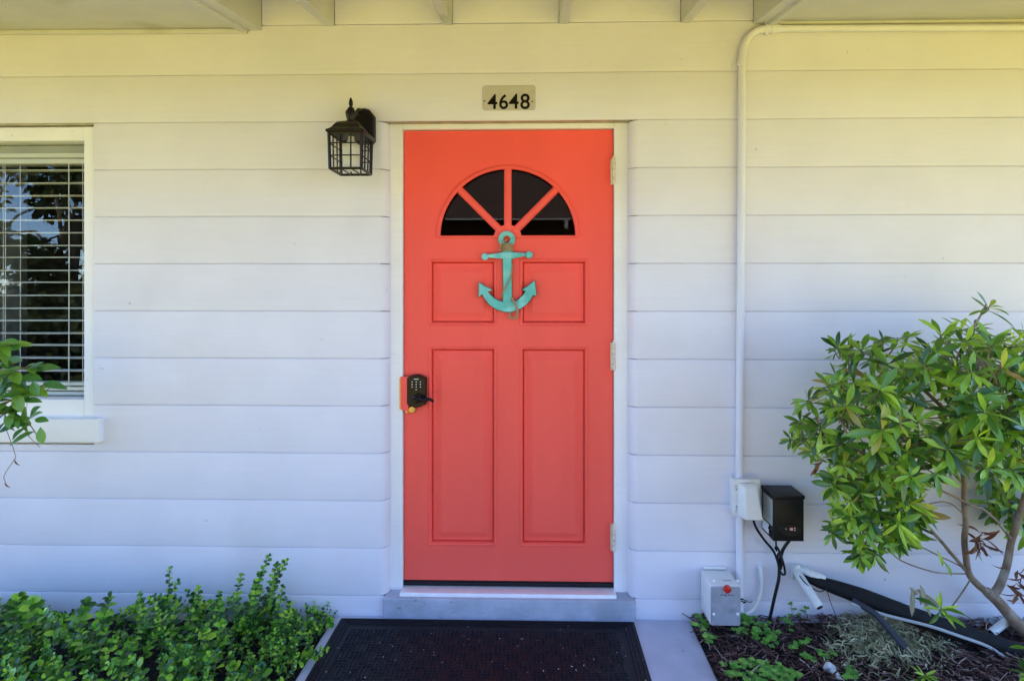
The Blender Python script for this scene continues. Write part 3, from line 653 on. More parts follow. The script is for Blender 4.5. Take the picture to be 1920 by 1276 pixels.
out = thing('outlet_box', W(1398, 963, 0), 'white weatherproof outlet cover on the conduit beside black transformer', 'outlet box')
A = lambda u, v, y: W(u, v, y)
mb = MB(); q0 = [A(1367, 957, 0), A(1414, 957, 0), A(1414, 892, 0), A(1367, 892, 0)]; x0, x1, z0, z1 = q0[0].x, q0[1].x, q0[0].z, q0[2].z
mb.box((x0, -.045, z0), (x1, 0, z1)); mb.build('back_box', 'pvc', out, True, .006, 3)
mb = MB(); mb.box((x0 - .004, -.056, z0 - .004), (x1 + .004, -.0452, z1 + .004)); mb.build('cover_plate', 'pvc', out, True, .003, 3)
mb = MB(); i_ = .010
mb.hexa([(x0 + .012, -.0565, z0 + .0), (x1 - .0, -.0565, z0 + .0), (x1 - .002, -.0565, z1 - .008), (x0 + .012, -.0565, z1 - .008), (x0 + .03, -.115, z0 + .004), (x1 - .006, -.115, z0 + .004), (x1 - .02, -.088, z1 - .02), (x0 + .034, -.088, z1 - .02)])
mb.build('bubble_cover', 'pvc', out, True, .006, 3)
for t in (.2, .8): mb = MB(); mb.tube([(x0 + .002, -.060, z0 + (z1 - z0) * t - .008), (x0 + .002, -.060, z0 + (z1 - z0) * t + .012)], .005, 8); mb.build('hinge_lug', 'pvc', out, True)
mb = MB(); mb.box((x0 + .04, -.066, z1 - .006), (x1 - .03, -.0567, z1 + .006)); mb.build('latch_tab', 'pvc', out, True, .002)
for t in (.28, .74): mb = MB(); mb.lathe((x0 + .014, -.0562, z0 + (z1 - z0) * t), [(.003, 0), (.0025, .002)], 8, 'y'); mb.build('screw', 'black', out)

tr = thing('transformer_box', W(1462, 980, 0), 'black metal transformer box with red display mounted on wall', 'transformer')
ytf = -.125
fx0, fx1 = W(1450, 950, ytf).x, W(1507.5, 950, ytf).x; fz0, fz1 = W(0, 1000, ytf).z, W(0, 916, ytf).z
mb = MB(); mb.box((fx0, ytf, fz0), (fx1, -.004, fz1 - .016)); mb.build('body', 'black', tr, True, .003, 2)
mb = MB(); mb.box((fx0 - .003, ytf - .005, fz1 - .0155), (fx1 + .003, -.002, fz1)); mb.build('lid', 'black', tr, True, .003, 2)
mb = MB(); mb.box((fx0 - .0012, -.118, fz0 + .058), (fx0 - .0002, -.025, fz1 - .022)); mb.build('side_label', 'label_silver', tr)
mb = MB(); mb.box((fx0 - .0012, -.080, fz0 + .012), (fx0 - .0002, -.015, fz0 + .050)); mb.build('side_plate', 'white_dot', tr)
mb = MB()
for k in range(3): mb.tube([(fx0 + .001, -.108 + .009 * k, fz0 + .016 + .012 * k), (fx0 - .006, -.108 + .009 * k, fz0 + .016 + .012 * k)], .0042, 8)
mb.build('terminal_screws', 'black', tr, True)
mb = MB(); cxp, czp = (fx0 + fx1) / 2 + .006, fz0 + .046
mb.prism([(cxp + .042 * math.cos(2 * math.pi * k / 28), czp + .026 * math.sin(2 * math.pi * k / 28)) for k in range(28)], ytf - .0035, ytf + .001, .002); mb.build('control_panel', 'black', tr, True)
mb = MB(); mb.box((cxp - .004, ytf - .0045, czp - .001), (cxp + .010, ytf - .0034, czp + .011)); mb.build('display', 'display', tr)
mb = MB(); mb.box((cxp - .0005, ytf - .0052, czp + .0015), (cxp + .0025, ytf - .0046, czp + .0085)); mb.box((cxp + .0045, ytf - .0052, czp + .0015), (cxp + .0075, ytf - .0046, czp + .0085))
mb.lathe((cxp - .018, ytf - .0034, czp + .005), [(.0022, 0), (.002, .001)], 8, 'y')
for d in (.001, .009): mb.lathe((cxp + .017, ytf - .0034, czp + d), [(.0026, 0), (.002, .0015)], 8, 'y')
mb.build('indicator_marks', 'white_dot', tr)

yk2 = -.045
cord = thing('power_cord', W(1444, 1155, yk2), 'black power cords bundled and knotted below the transformer box', 'cord')
K = W(1460, 1050, yk2)
mb = MB(); mb.tube(spline([W(1411, 962, -.06), W(1416, 985, -.055), W(1432, 1010, -.05), W(1450, 1032, -.045), W(1459, 1055, -.045), W(1463, 1075, -.045)], 6), .0052, 8); mb.build('plug_cord', 'black', cord, True)
mb = MB(); mb.tube(spline([W(1488, 998, -.07), W(1480, 1012, -.06), W(1468, 1030, -.05), W(1462, 1055, -.045), W(1460, 1085, -.05), W(1452, 1120, -.05), W(1442, 1165, -.05)], 6), .0065, 8); mb.build('lead_cord', 'black', cord, True)
mb = MB(); mb.tube(spline([W(1455.5, 998, -.07), W(1455, 1015, -.06), W(1456, 1032, -.05)], 5), .0035, 8); mb.build('ground_wire', 'black', cord, True)
mb = MB(); mb.tube(spline([W(1456, 1030, -.055), W(1454, 1026, -.058), W(1458, 1026, -.06), W(1466, 1045, -.06), W(1472, 1072, -.058), W(1467, 1076, -.058), W(1461, 1066, -.058), W(1458, 1045, -.055), W(1461, 1036, -.06), W(1466, 1052, -.064), W(1464, 1066, -.06)], 6), .0045, 8); mb.build('cord_bundle', 'black', cord, True)

yg = -.15
gb = thing('switch_box', W(1352, 1158, -.05), 'weathered grey electrical box with red button near the ground', 'switch box')
gx0_, gx1_ = W(1333, 1120, yg).x, W(1388, 1120, yg).x; g0, g1 = W(0, 1154, yg).z, W(0, 1084, yg).z
mb = MB(); mb.box((gx0_ - .002, yg + .004, g0 - .002), (gx1_ + .002, -.012, g1 + .002)); mb.box((gx0_ + .01, -.012, g1), (gx1_ - .01, 0, g1 + .014)); mb.build('box_body', 'pvc', gb, True, .007, 3)
mb = MB(); mb.prism(rrect(gx0_, gx1_, g0, g1, .006), yg - .002, yg + .0035, .001); mb.build('face_plate', 'greybox', gb)
pb = W(1363, 1102, yg); mb = MB(); mb.lathe((pb.x, yg - .002, pb.z), [(.015, 0), (.015, .004), (.0135, .010), (.009, .012)], 20, 'y'); mb.build('red_button', 'red', gb, True)
for (u, v) in ((1338, 1088), (1383, 1088), (1338, 1150), (1383, 1150)):
    p = W(u, v, yg); mb = MB(); mb.lathe((p.x, yg - .002, p.z), [(.006, 0), (.0055, .003), (.003, .0042)], 10, 'y'); mb.build('screw', 'alum', gb, True)
mb = MB(); p = W(1363, 1114, yg)
rr_ = random.Random(3)
for k in range(9):
    if k == 4: continue
    xx = p.x + (k - 4) * .0062; mb.box((xx - .0022, yg - .0028, p.z - .0018), (xx + .0022, yg - .0021, p.z + .0018 * rr_.uniform(.3, 1)))
mb.tube([(p.x + .006 * math.cos(2 * math.pi * k / 12), yg - .0028, p.z + .006 * math.sin(2 * math.pi * k / 12)) for k in range(10)], .0011, 5)
p = W(1363, 1087, yg)
for k in range(7): xx = p.x + (k - 3) * .0046; mb.box((xx - .0015, yg - .0028, p.z - .001), (xx + .0015, yg - .0021, p.z + .0012))
tag(mb.build('worn_print', 'tube', gb), kind='stuff')
mb = MB(); mb.tube([(gx0_ + .012, yg + .03, g0), (gx0_ + .016, yg + .03, g0 - .05)], .006, 8); mb.build('drain_stub', 'black', gb, True)

hs = thing('white_hose', W(1405, 1155, -.03), 'thin white tube curving from wall down to the grey switch box', 'tube')
mb = MB(); mb.tube(spline([W(1426, 1062, -.0), W(1426, 1063, -.012), W(1427, 1072, -.02), W(1428, 1095, -.02), W(1424, 1118, -.025), W(1413, 1140, -.03), W(1400, 1150, -.035), W(1390, 1154, -.04)], 6), .0072, 10); mb.build('tube_run', 'pvc', hs, True)
p = W(1426, 1061, -.001); mb = MB(); mb.lathe((p.x, 0, p.z), [(.016, -.002), (.015, .004), (.010, .008)], 14, 'y'); mb.build('wall_grommet', 'wall', hs, True)
mb = MB(); mb.tube(spline([W(1389, 1127, -.04), W(1398, 1125, -.03), W(1404, 1128, -.03), W(1411, 1127, -.03)], 4), .0016, 6)
for a, b in ((1391, 1123), (1396, 1129)): mb.tube([W(a - 3, b, -.045), W(a + 3, b - 1, -.045)], .003, 6)
mb.build('wire_tie', 'black', hs)

pvp = thing('drain_pipe', W(1488, 1070, 0), 'white stub pipe angling out of wall beside black insulated line', 'pipe')
mb = MB(); mb.tube([W(1490, 1064, .0), W(1497, 1076, -.05), W(1537, 1138, -.16)], [.017, .017, .0165], 14, True); mb.build('pipe_run', 'pvc', pvp, True)
e1 = W(1537, 1138, -.16); d = (e1 - W(1497, 1076, -.05)).normalized(); mb = MB(); mb.tube([e1 - d * .01, e1 + d * .0015], .0125, 12); mb.build('bore_shade', 'black', pvp, True)  # black plug standing in for the shaded hollow of the pipe
mb = MB(); mb.tube(spline([W(1486, 1082, -.004), W(1489, 1066, -.03), W(1497, 1062, -.03), W(1502, 1070, -.01)], 4), .009, 8); mb.build('collar', 'pvc', pvp, True)
mb = MB(); mb.tube(spline([W(1496, 1064, -.01), W(1515, 1072, -.05), W(1545, 1086, -.07)], 4), [.017] * 4 + [.018] * 5, 12); mb.build('side_sleeve', 'pvc', pvp, True)
ins = thing('insulated_pipe', W(1760, 1190, -.12), 'thick black foam insulated line sagging from wall to mulch under shrub', 'pipe')
pts = spline([W(1507, 1080, -.045), W(1535, 1090, -.07), W(1600, 1112, -.10), W(1700, 1150, -.13), W(1800, 1185, -.16), W(1880, 1212, -.19), W(1980, 1245, -.24)], 7)
rs = [lerp(.014, .034, min(1, k / 16)) + .0015 * noise.noise((k * .5, 0, 0)) for k in range(len(pts))]
mb = MB(); mb.tube(pts, rs, 16); mb.build('foam_sleeve', 'foam', ins, True)
mb = MB(); mb.tube(spline([W(1598, 1124, -.13), W(1640, 1150, -.17), W(1672, 1185, -.21), W(1698, 1214, -.25)], 6), .0125, 10); mb.build('side_tube', 'tube', ins, True)
mb = MB(); mb.tube(spline([W(1595, 1130, -.14), W(1660, 1152, -.17), W(1740, 1172, -.19), W(1800, 1192, -.20), W(1850, 1210, -.21), W(1885, 1232, -.24)], 6), .006, 8); mb.build('thin_cable', 'cable', ins, True)
mb = MB(); mb.tube(spline([W(1500, 1076, -.05), W(1520, 1082, -.08), W(1548, 1104, -.09), W(1558, 1130, -.09), W(1572, 1166, -.10)], 6), .0014, 5); mb.tube(spline([W(1495, 1072, -.05), W(1510, 1092, -.1), W(1535, 1108, -.1), W(1552, 1102, -.1)], 5), .0022, 5); mb.build('loose_wire', 'black', ins)
sp = thing('cut_pipe', G(1868, 1190, .0), 'short cut of white pipe lying by shrub trunk', 'pipe')
mb = MB(); a = W(1858, 1186, -.11); b = W(1893, 1160, -.07); mb.tube([a, b], .015, 12); mb.build('pipe_piece', 'pvc', sp, True); dd = (a - b).normalized(); mb = MB(); mb.tube([a - dd * .01, a + dd * .001], .011, 10); mb.build('bore_shade', 'black', sp)  # black plug at the cut end in place of a shaded hollow
st = thing('broken_fitting', G(1562, 1258, 0), 'broken chalky white pipe fitting half buried in mulch', 'pipe fitting')
def rock(c, r, seed, sq=(1, 1, .7)):
    bm = bmesh.new(); bmesh.ops.create_icosphere(bm, subdivisions=2, radius=1); rnd = random.Random(seed); o = Vector((rnd.random() * 9, rnd.random() * 9, 0)); mb = MB()
    vs = [Vector(c) + Vector((v.co.x * sq[0], v.co.y * sq[1], v.co.z * sq[2])) * r * (1 + .35 * noise.noise(v.co * 1.4 + o)) for v in bm.verts]
    mb.add(vs, [tuple(v.index for v in f.verts) for f in bm.faces]); bm.free(); return mb
p = G(1556, 1250, .012); rock(p, .021, 5, (1, .8, .8)).build('broken_end', 'stone', st, False)
mb = MB(); mb.tube([G(1562, 1256, .012), G(1582, 1282, .002)], .011, 10); mb.build('pipe_end', 'stone', st, True)

# ------------------------------------------------------------------ door mat
ma, mbn = G(640, 1156, .008), G(1188, 1161, .008)
mx0, mx1, my1, my0 = ma.x, mbn.x, -.035, -.82
mat_o = thing('door_mat', ((mx0 + mx1) / 2, (my0 + my1) / 2, 0), 'wide black ribbed rubber mat on the slab before coral door', 'door mat')
mb = MB(); mb.box((mx0, my0, .0005), (mx1, my1, .007)); mb.build('mat_base', 'rubber', mat_o, True, .003, 2)
mb = MB(); r = random.Random(5)
for k, o_ in enumerate((.014, .030, .046)):
    a0, a1, b0, b1 = mx0 + o_, mx1 - o_, my0 + o_, my1 - o_
    for (p, q) in (((a0, b0), (a1, b0)), ((a1, b0), (a1, b1)), ((a1, b1), (a0, b1)), ((a0, b1), (a0, b0))): mb.tube([(p[0], p[1], .0078), (q[0], q[1], .0078)], .0026, 4)
mb.build('border_ribs', 'rubber', mat_o)
mb = MB(); px = .0165
nx, ny = int((mx1 - mx0 - .13) / px), int((my1 - my0 - .13) / px)
for j in range(ny):
    for i in range(nx):
        x = mx0 + .068 + i * px; y = my0 + .068 + j * px; t = r.uniform(-.0008, .0008)
        lx_, ly_ = (.0125, .0045) if ((i // 3 + j // 3) % 2 == 0) else (.0045, .0125)
        h = .0105 + r.uniform(-.0012, .0015); x += t; y -= t
        mb.add([(x, y, .0065), (x + lx_, y, .0065), (x + lx_, y + ly_, .0065), (x, y + ly_, .0065), (x + .001, y + .001, h), (x + lx_ - .001, y + .001, h), (x + lx_ - .001, y + ly_ - .001, h), (x + .001, y + ly_ - .001, h)],
               [(4, 5, 6, 7), (0, 1, 5, 4), (1, 2, 6, 5), (2, 3, 7, 6), (3, 0, 4, 7)])
tag(mb.build('tread_ribs', 'rubber', mat_o), kind='stuff')
mb = MB()
for k in range(260):
    x, y = r.uniform(mx0, mx1), r.uniform(my0, my1); s = r.uniform(.0005, .0016); a = r.uniform(0, 6.28); l = s * r.uniform(1, 3.5)
    c, s_ = math.cos(a), math.sin(a); z = .0112 + r.uniform(0, .001)
    mb.add([(x - c * l + s_ * s, y - s_ * l - c * s, z), (x + c * l + s_ * s, y + s_ * l - c * s, z), (x + c * l - s_ * s, y + s_ * l + c * s, z + .0006), (x - c * l - s_ * s, y - s_ * l + c * s, z + .0012)], [(0, 1, 2, 3)])
tag(mb.build('grit', 'debris', mat_o, fixn=False), kind='stuff')

# ------------------------------------------------------------------ leaves
def leaf_tpl(width, fold=.25, droop=.25, n=6, shape='lance'):
    """unit-length leaf along +Y, face +Z: returns verts, faces"""
    vs = []; fs = []
    for i in range(n + 1):
        t = i / n
        if shape == 'lance': wv = width * (math.sin(math.pi * min(1, t ** .85)) ** .8) if 0 < t < 1 else .012
        elif shape == 'obov': wv = width * (math.sin(math.pi * t ** 1.35) ** .75) if 0 < t < 1 else .015
        else: wv = width * (max(0, 1 - (2 * t - 1) ** 2) ** .5) if 0 < t < 1 else .05
        z = -droop * t * t
        y = t * (1 - .15 * droop * t)
        vs += [(-wv, y, z + fold * wv), (0, y, z), (wv, y, z + fold * wv)]
    for i in range(n):
        a = i * 3; fs += [(a, a + 1, a + 4, a + 3), (a + 1, a + 2, a + 5, a + 4)]
    return np.array(vs), fs
def tpl_mesh(name, tpl, m):
    me = bpy.data.meshes.new(name); me.from_pydata([tuple(v) for v in tpl[0]], [], tpl[1]); me.materials.append(MATS[m])
    me.polygons.foreach_set('use_smooth', [True] * len(me.polygons)); return me
def leaf_matrix(p, d, nrm, s):
    y = Vector(d).normalized(); z = Vector(nrm); z = z - y * z.dot(y); z = z.normalized() if z.length > 1e-5 else y.orthogonal().normalized(); x = y.cross(z)
    M = Matrix(((x.x, y.x, z.x, p[0]), (x.y, y.y, z.y, p[1]), (x.z, y.z, z.z, p[2]), (0, 0, 0, 1)))
    return M @ Matrix.Scale(s, 4)
def place_leaves(parent, leaves, tpls, meshes, limit=300, name='leaf', rest='foliage', restmat=None, want=None):
    """leaves: list of (matrix, template index). The ones that show largest become parts, the rest one stuff part."""
    def score(L):
        u, v, dep = PIX(L[0].translation)
        if dep < .3 or not (-10 < u < 1930 and -10 < v < 1286): return -1
        return L[0].to_scale().x / dep * (1 if L[0].translation.y < -.1 else .9)
    order = sorted(range(len(leaves)), key=lambda i: -score(leaves[i]))
    o0 = wloc(parent); T = Matrix.Translation(-o0)
    for i in order[:limit]:
        M, t = leaves[i]; ob = bpy.data.objects.new(name, meshes[t]); COL.objects.link(ob); ob.parent = parent; ob.matrix_basis = T @ M
    if len(order) > limit:
        bymat = {}
        for i in order[limit:]: bymat.setdefault(meshes[leaves[i][1]].materials[0].name, []).append(leaves[i])
        for mn, ls in bymat.items():
            V = []; F = []; n = 0
            for M, t in ls:
                A_ = np.array(T @ M); v = tpls[t][0] @ A_[:3, :3].T + A_[:3, 3]; V.append(v); F += [tuple(k + n for k in f) for f in tpls[t][1]]; n += len(v)
            me = bpy.data.meshes.new(rest); me.from_pydata(np.concatenate(V).tolist(), [], F); me.materials.append(MATS[mn])
            me.polygons.foreach_set('use_smooth', [True] * len(me.polygons))
            ob = bpy.data.objects.new(rest, me); COL.objects.link(ob); ob.parent = parent; tag(ob, kind='stuff')
def inpoly(x, y, poly):
    c = False; n = len(poly); j = n - 1
    for i in range(n):
        if ((poly[i][1] > y) != (poly[j][1] > y)) and x < (poly[j][0] - poly[i][0]) * (y - poly[i][1]) / (poly[j][1] - poly[i][1]) + poly[i][0]: c = not c
        j = i
    return c

# ------------------------------------------------------------------ big leafy shrub, right
R = random.Random(21)
shrub = thing('leafy_shrub', W(1925, 1195, -.11), 'large green shrub with whorled pointed leaves against wall at right', 'shrub')
S_T = [leaf_tpl(.13, .25, .2, 6, 'obov'), leaf_tpl(.14, .35, .4, 6, 'obov'), leaf_tpl(.12, .2, .05, 6, 'obov'), leaf_tpl(.085, .35, .1, 5, 'lance')]
S_M = [tpl_mesh('leaf', S_T[0], 'leaf_shrub'), tpl_mesh('leaf', S_T[1], 'leaf_shrub'), tpl_mesh('leaf', S_T[2], 'leaf_shrub'), tpl_mesh('leaf', S_T[3], 'leaf_new')]
def PB(l): return [W(*q) for q in l]
trunk = spline(PB([(1935, 1200, -.10), (1900, 1160, -.115), (1872, 1128, -.125), (1850, 1108, -.14)]), 4)
BR = {
 'A': ([(1850, 1108, -.14), (1818, 1078, -.16), (1809, 1020, -.2), (1808, 960, -.24), (1806, 880, -.30), (1795, 790, -.35), (1775, 700, -.37), (1780, 640, -.38)], .0135, .004),
 'B': ([(1858, 1118, -.14), (1876, 1095, -.14), (1893, 1040, -.14), (1905, 990, -.15), (1930, 910, -.2), (1960, 800, -.3), (1960, 700, -.35)], .017, .006),
 'C': ([(1842, 1100, -.15), (1806, 1064, -.17), (1770, 1020, -.22), (1738, 985, -.27), (1712, 962, -.32), (1660, 900, -.38), (1600, 830, -.42), (1560, 760, -.4)], .0075, .003),
 'D': ([(1818, 1075, -.16), (1750, 1072, -.2), (1690, 1050, -.2), (1640, 1010, -.24), (1610, 990, -.26)], .003, .002),
 'E': ([(1895, 1008, -.15), (1872, 980, -.19), (1845, 955, -.24), (1812, 942, -.28), (1740, 905, -.33), (1680, 880, -.38), (1610, 860, -.42)], .006, .003),
 'F': ([(1806, 880, -.30), (1740, 840, -.42), (1650, 800, -.5), (1560, 785, -.5), (1490, 800, -.45)], .007, .003),
 'G': ([(1795, 790, -.35), (1720, 720, -.42), (1640, 670, -.42), (1575, 650, -.36)], .007, .003),
 'H': ([(1775, 700, -.37), (1810, 640, -.42), (1840, 590, -.42), (1850, 570, -.42)], .005, .0025),
 'I': ([(1930, 910, -.2), (1900, 800, -.45), (1870, 720, -.6), (1850, 680, -.65)], .007, .003),
 'J': ([(1905, 990, -.15), (1890, 930, -.1), (1870, 890, -.08), (1860, 860, -.08)], .005, .003),
 'K': ([(1806, 1064, -.17), (1740, 1030, -.2), (1690, 1010, -.22), (1650, 1000, -.26)], .0028, .002),
 'L': ([(1805, 960, -.24), (1770, 940, -.3), (1720, 950, -.3), (1690, 965, -.3)], .003, .002),
}
nodes = []
mb = MB(); mb.tube(trunk, [lerp(.026, .018, k / (len(trunk) - 1)) for k in range(len(trunk))], 12); mb.build('trunk', 'bark', shrub, True)
for k, (pts, r0, r1) in BR.items():
    sp_ = spline(PB(pts), 6)
    sp_ = [p + Vector((noise.noise(p * 9) * .006, noise.noise(p * 9 + Vector((5, 0, 0))) * .006, noise.noise(p * 9 + Vector((0, 5, 0))) * .004)) if i else p for i, p in enumerate(sp_)]
    mb = MB(); mb.tube(sp_, [lerp(r0, r1, i / (len(sp_) - 1)) for i in range(len(sp_))], 9); mb.build('branch', 'bark', shrub, True)
    nodes += sp_[len(sp_) // 3:]
POLY = [(1460, 815), (1475, 775), (1545, 725), (1525, 685), (1560, 645), (1640, 645), (1690, 622), (1740, 628), (1800, 612), (1850, 585), (1900, 605), (2080, 640), (2080, 900), (1910, 905), (1850, 885), (1800, 860), (1760, 885), (1745, 930), (1722, 985), (1690, 1030), (1650, 1045), (1610, 1035), (1578, 1000), (1548, 975), (1552, 920), (1530, 880), (1490, 850)]
leaves = []; twigs = MB()
def rosette(p, ax, n, s, new=False, up=.5):
    ax = Vector(ax).normalized(); o = ax.orthogonal().normalized(); q = ax.cross(o); ph = R.uniform(0, 6.28)
    for i in range(n):
        a = ph + i * 2.399 + R.uniform(-.2, .2); t = i / max(1, n - 1)
        ang = RAD(lerp(86, 38, t) + R.uniform(-12, 12))
        d = ax * math.cos(ang) + (o * math.cos(a) + q * math.sin(a)) * math.sin(ang)
        d = d + Vector((R.gauss(0, .18), R.gauss(0, .18), R.gauss(-.12, .2))); nn = ax * .8 + Vector((R.gauss(0, .35), R.gauss(-.15, .3), up + R.gauss(0, .3)))
        sz = s * R.uniform(.75, 1.15) * (1 - .25 * t)
        leaves.append((leaf_matrix(p - ax * (.014 * (1 - t)), d, nn, sz), 3 if new and t > .35 else R.choice((0, 0, 1, 2))))
cen = W(1760, 800, -.38)
specials = [(1595, 940, -.5, 1), (1705, 945, -.48, 1), (1855, 575, -.42, 0), (1500, 790, -.45, 0), (1570, 650, -.38, 0), (1655, 640, -.4, 0), (1560, 1000, -.45, 0), (1640, 1040, -.42, 0), (1690, 1010, -.40, 0), (1765, 1140, -.42, 2), (1775, 870, -.72, 0), (1720, 790, -.75, 0), (1820, 740, -.75, 0), (1650, 800, -.7, 0), (1880, 690, -.75, 0), (1600, 720, -.55, 0), (1695, 690, -.6, 0), (1840, 830, -.7, 0), (1935, 1215, -.62, 2), (1905, 640, -.6, 0), (1735, 1265, -.40, 2), (1925, 1262, -.5, 2)]
ros = [(W(a, b, c), f) for a, b, c, f in specials]
tries = 0
while len(ros) < 290 and tries < 20000:
    tries += 1
    u, v = R.uniform(1460, 2080), R.uniform(570, 1060)
    if not inpoly(u, v, POLY): continue
    y = -R.uniform(.12, .78) if R.random() < .75 else -R.uniform(.5, .8)
    # rounded crown: nearest part bulges in the middle
    rr = math.hypot((u - 1790) / 330, (v - 790) / 230); lim = .22 + .60 * max(0, 1 - rr * rr) ** .5
    if -y > lim or (v > 900 and -y > .5): continue
    p = W(u, v, y)
    if any((p - q).length < .033 for q, _ in ros): continue
    ros.append((p, 0))
LL = [(1550, 880), (1745, 900), (1722, 985), (1690, 1035), (1650, 1055), (1605, 1045), (1562, 995)]
tries = 0; n0 = len(ros)
while len(ros) < n0 + 46 and tries < 6000:
    tries += 1; u, v = R.uniform(1540, 1750), R.uniform(880, 1060)
    if not inpoly(u, v, LL): continue
    p = W(u, v, -R.uniform(.12, .5))
    if any((p - q).length < .03 for q, _ in ros): continue
    ros.append((p, 0))
for p, f in ros:
    ax = (p - cen).normalized() * .8 + Vector((R.uniform(-.3, .3), R.uniform(-.5, 0) - .25, R.uniform(.1, .6)))
    if f == 2: ax = Vector((R.uniform(-.2, .2), -.5, .8))
    s = R.uniform(.052, .098) * (1.0 if p.z > .6 else .95)
    if PIX(p)[0] < 1580: s *= .85
    new = (f == 1) or R.random() < .07
    rosette(p, ax, R.randint(6, 9), s, new)
    if f == 2 and PIX(p)[1] > 1200: nd = Vector((p.x + .01, p.y, -.01))
    elif f == 2: nd = W(1820, 1085, -.16)
    else: nd = min(nodes, key=lambda q: (q - p).length + max(0, q.z - p.z) * .8)
    axn = ax.normalized(); L_ = (p - nd).length
    mid = nd.lerp(p, .5) - axn * L_ * .15 + Vector((0, 0, -.04 * L_))
    tw = spline([nd, mid, p - axn * .02, p + axn * .006], 4); twigs.tube(tw, [lerp(.0032, .0016, i / (len(tw) - 1)) for i in range(len(tw))], 5)
    for j in range(R.randint(2, 5)):
        t = R.uniform(.5, .95); q = tw[int(t * (len(tw) - 1))]; d = Vector((R.uniform(-1, 1), R.uniform(-1, .3), R.uniform(-.4, .5)))
        leaves.append((leaf_matrix(q, d, (0, -.3, 1), s * R.uniform(.7, 1.0)), R.choice((0, 1, 2))))
# dark inner foliage behind, right
for k in range(330):
    u, v = R.uniform(1835, 2000), R.uniform(850, 1000)
    if (u - 1925) ** 2 / 85 ** 2 + (v - 905) ** 2 / 92 ** 2 > 1: continue
    leaves.append((leaf_matrix(W(u, v, R.uniform(-.14, -.05)), (R.uniform(-1, 1), R.uniform(-.5, .2), R.uniform(-1, .4)), (R.uniform(-.3, .3), -.8, .5), R.uniform(.06, .085)), R.choice((0, 1, 2))))
for (u, v, y) in ((1757, 1030, -.3), (1768, 1050, -.3), (1700, 1010, -.3)):
    leaves.append((leaf_matrix(W(u, v, y), (R.uniform(-.6, .6), -.2, -.5), (0, -.7, .6), .06), 0))
tag(twigs.build('twigs', 'twig', shrub, True), kind='stuff')
place_leaves(shrub, leaves, S_T, S_M)
D_T = [leaf_tpl(.14, .6, .9, 6, 'obov'), leaf_tpl(.12, .8, -.7, 6, 'obov')]
def deadclump(name, c, n, s, label, m, spread=.03, down=.3):
    o = thing(name, c, label, 'dead leaves'); ms = [tpl_mesh('dead_leaf', t, m) for t in D_T]; ls = []
    for k in range(n):
        p = c + Vector((R.gauss(0, 1), R.gauss(0, .6), R.gauss(0, 1))) * spread
        ls.append((leaf_matrix(p, (R.uniform(-1, 1), R.uniform(-1, .4), R.uniform(-1, .5) - down), (R.uniform(-1, 1), -1, R.uniform(-1, 1)), s * R.uniform(.7, 1.2)), R.randint(0, 1)))
    place_leaves(o, ls, D_T, ms, name='dead_leaf', rest='dead_foliage'); return o
deadclump('dead_leaf_cluster', W(1836, 1010, -.24), 26, .05, 'curled brown dead leaf cluster hanging between the shrub stems', 'leaf_dead', .017)
deadclump('dead_leaf_cluster', W(1912, 1085, -.2), 22, .055, 'reddish brown dead leaves caught at right of shrub base', 'leaf_dead', .035)
deadclump('dead_leaf_cluster', W(1718, 1104, -.22), 7, .075, 'pale tan withered leaves hanging left of the shrub stems', 'leaf_tan', .012, .1)
deadclump('dead_leaf_cluster', W(1537, 868, -.4), 3, .045, 'two orange brown dead leaves at left edge of shrub', 'leaf_dead', .008, .8)

# ------------------------------------------------------------------ low hedge of round leaves, left
R = random.Random(44)
hedge = thing('low_hedge', (-1.6, -.35, -.03), 'low hedge of small round glossy green leaves along wall left of mat', 'hedge')
H_T = [leaf_tpl(.40, .25, .15, 5, 'round'), leaf_tpl(.44, .15, -.1, 5, 'round'), leaf_tpl(.36, .35, .3, 5, 'round')]
H_M = [tpl_mesh('leaf', t, 'leaf_hedge') for t in H_T]
leaves = []; stems = MB()
def shoot(base, tip, ls, gap=.017, r=.0016):
    L_ = (tip - base).length; side = Vector((R.uniform(-1, 1), R.uniform(-1, 1), 0)) * L_ * .14
    c = spline([base, base.lerp(tip, .5) + side, tip], 5); stems.tube(c, [lerp(r, .0007, i / (len(c) - 1)) for i in range(len(c))], 4, False)
    n = max(3, int(L_ / gap)); ph = R.uniform(0, 3.14)
    for k in range(n):
        t = lerp(.22, 1, (k + 1) / n); f = t * (len(c) - 1); i = min(int(f), len(c) - 2); p = c[i].lerp(c[i + 1], f - i); d = (c[i + 1] - c[i]).normalized()
        o = d.orthogonal().normalized(); q = d.cross(o); a = ph + k * 1.57 + R.uniform(-.3, .3)
        s = ls * R.uniform(.75, 1.15) * (1 - .35 * max(0, t - .75) / .25)
        for sg in (1, -1):
            w_ = (o * math.cos(a) + q * math.sin(a)) * sg
            leaves.append((leaf_matrix(p, w_ * .85 + d * R.uniform(.2, .7), d * .8 + Vector((0, -.25, .35)), s), R.randint(0, 2)))
    leaves.append((leaf_matrix(c[-1], d + Vector((0, 0, .1)), Vector((0, -1, .3)), ls * .55), 0))
HP = [(-60, 1120), (0, 1118), (60, 1122), (110, 1150), (150, 1150), (200, 1140), (250, 1135), (300, 1105), (345, 1095), (380, 1125), (430, 1120), (480, 1088), (535, 1085), (560, 1135), (600, 1180), (640, 1215)]
def hedge_top(u):
    for i in range(len(HP) - 1):
        if HP[i][0] <= u <= HP[i + 1][0]: return lerp(HP[i][1], HP[i + 1][1], (u - HP[i][0]) / (HP[i + 1][0] - HP[i][0]))
    return 1125
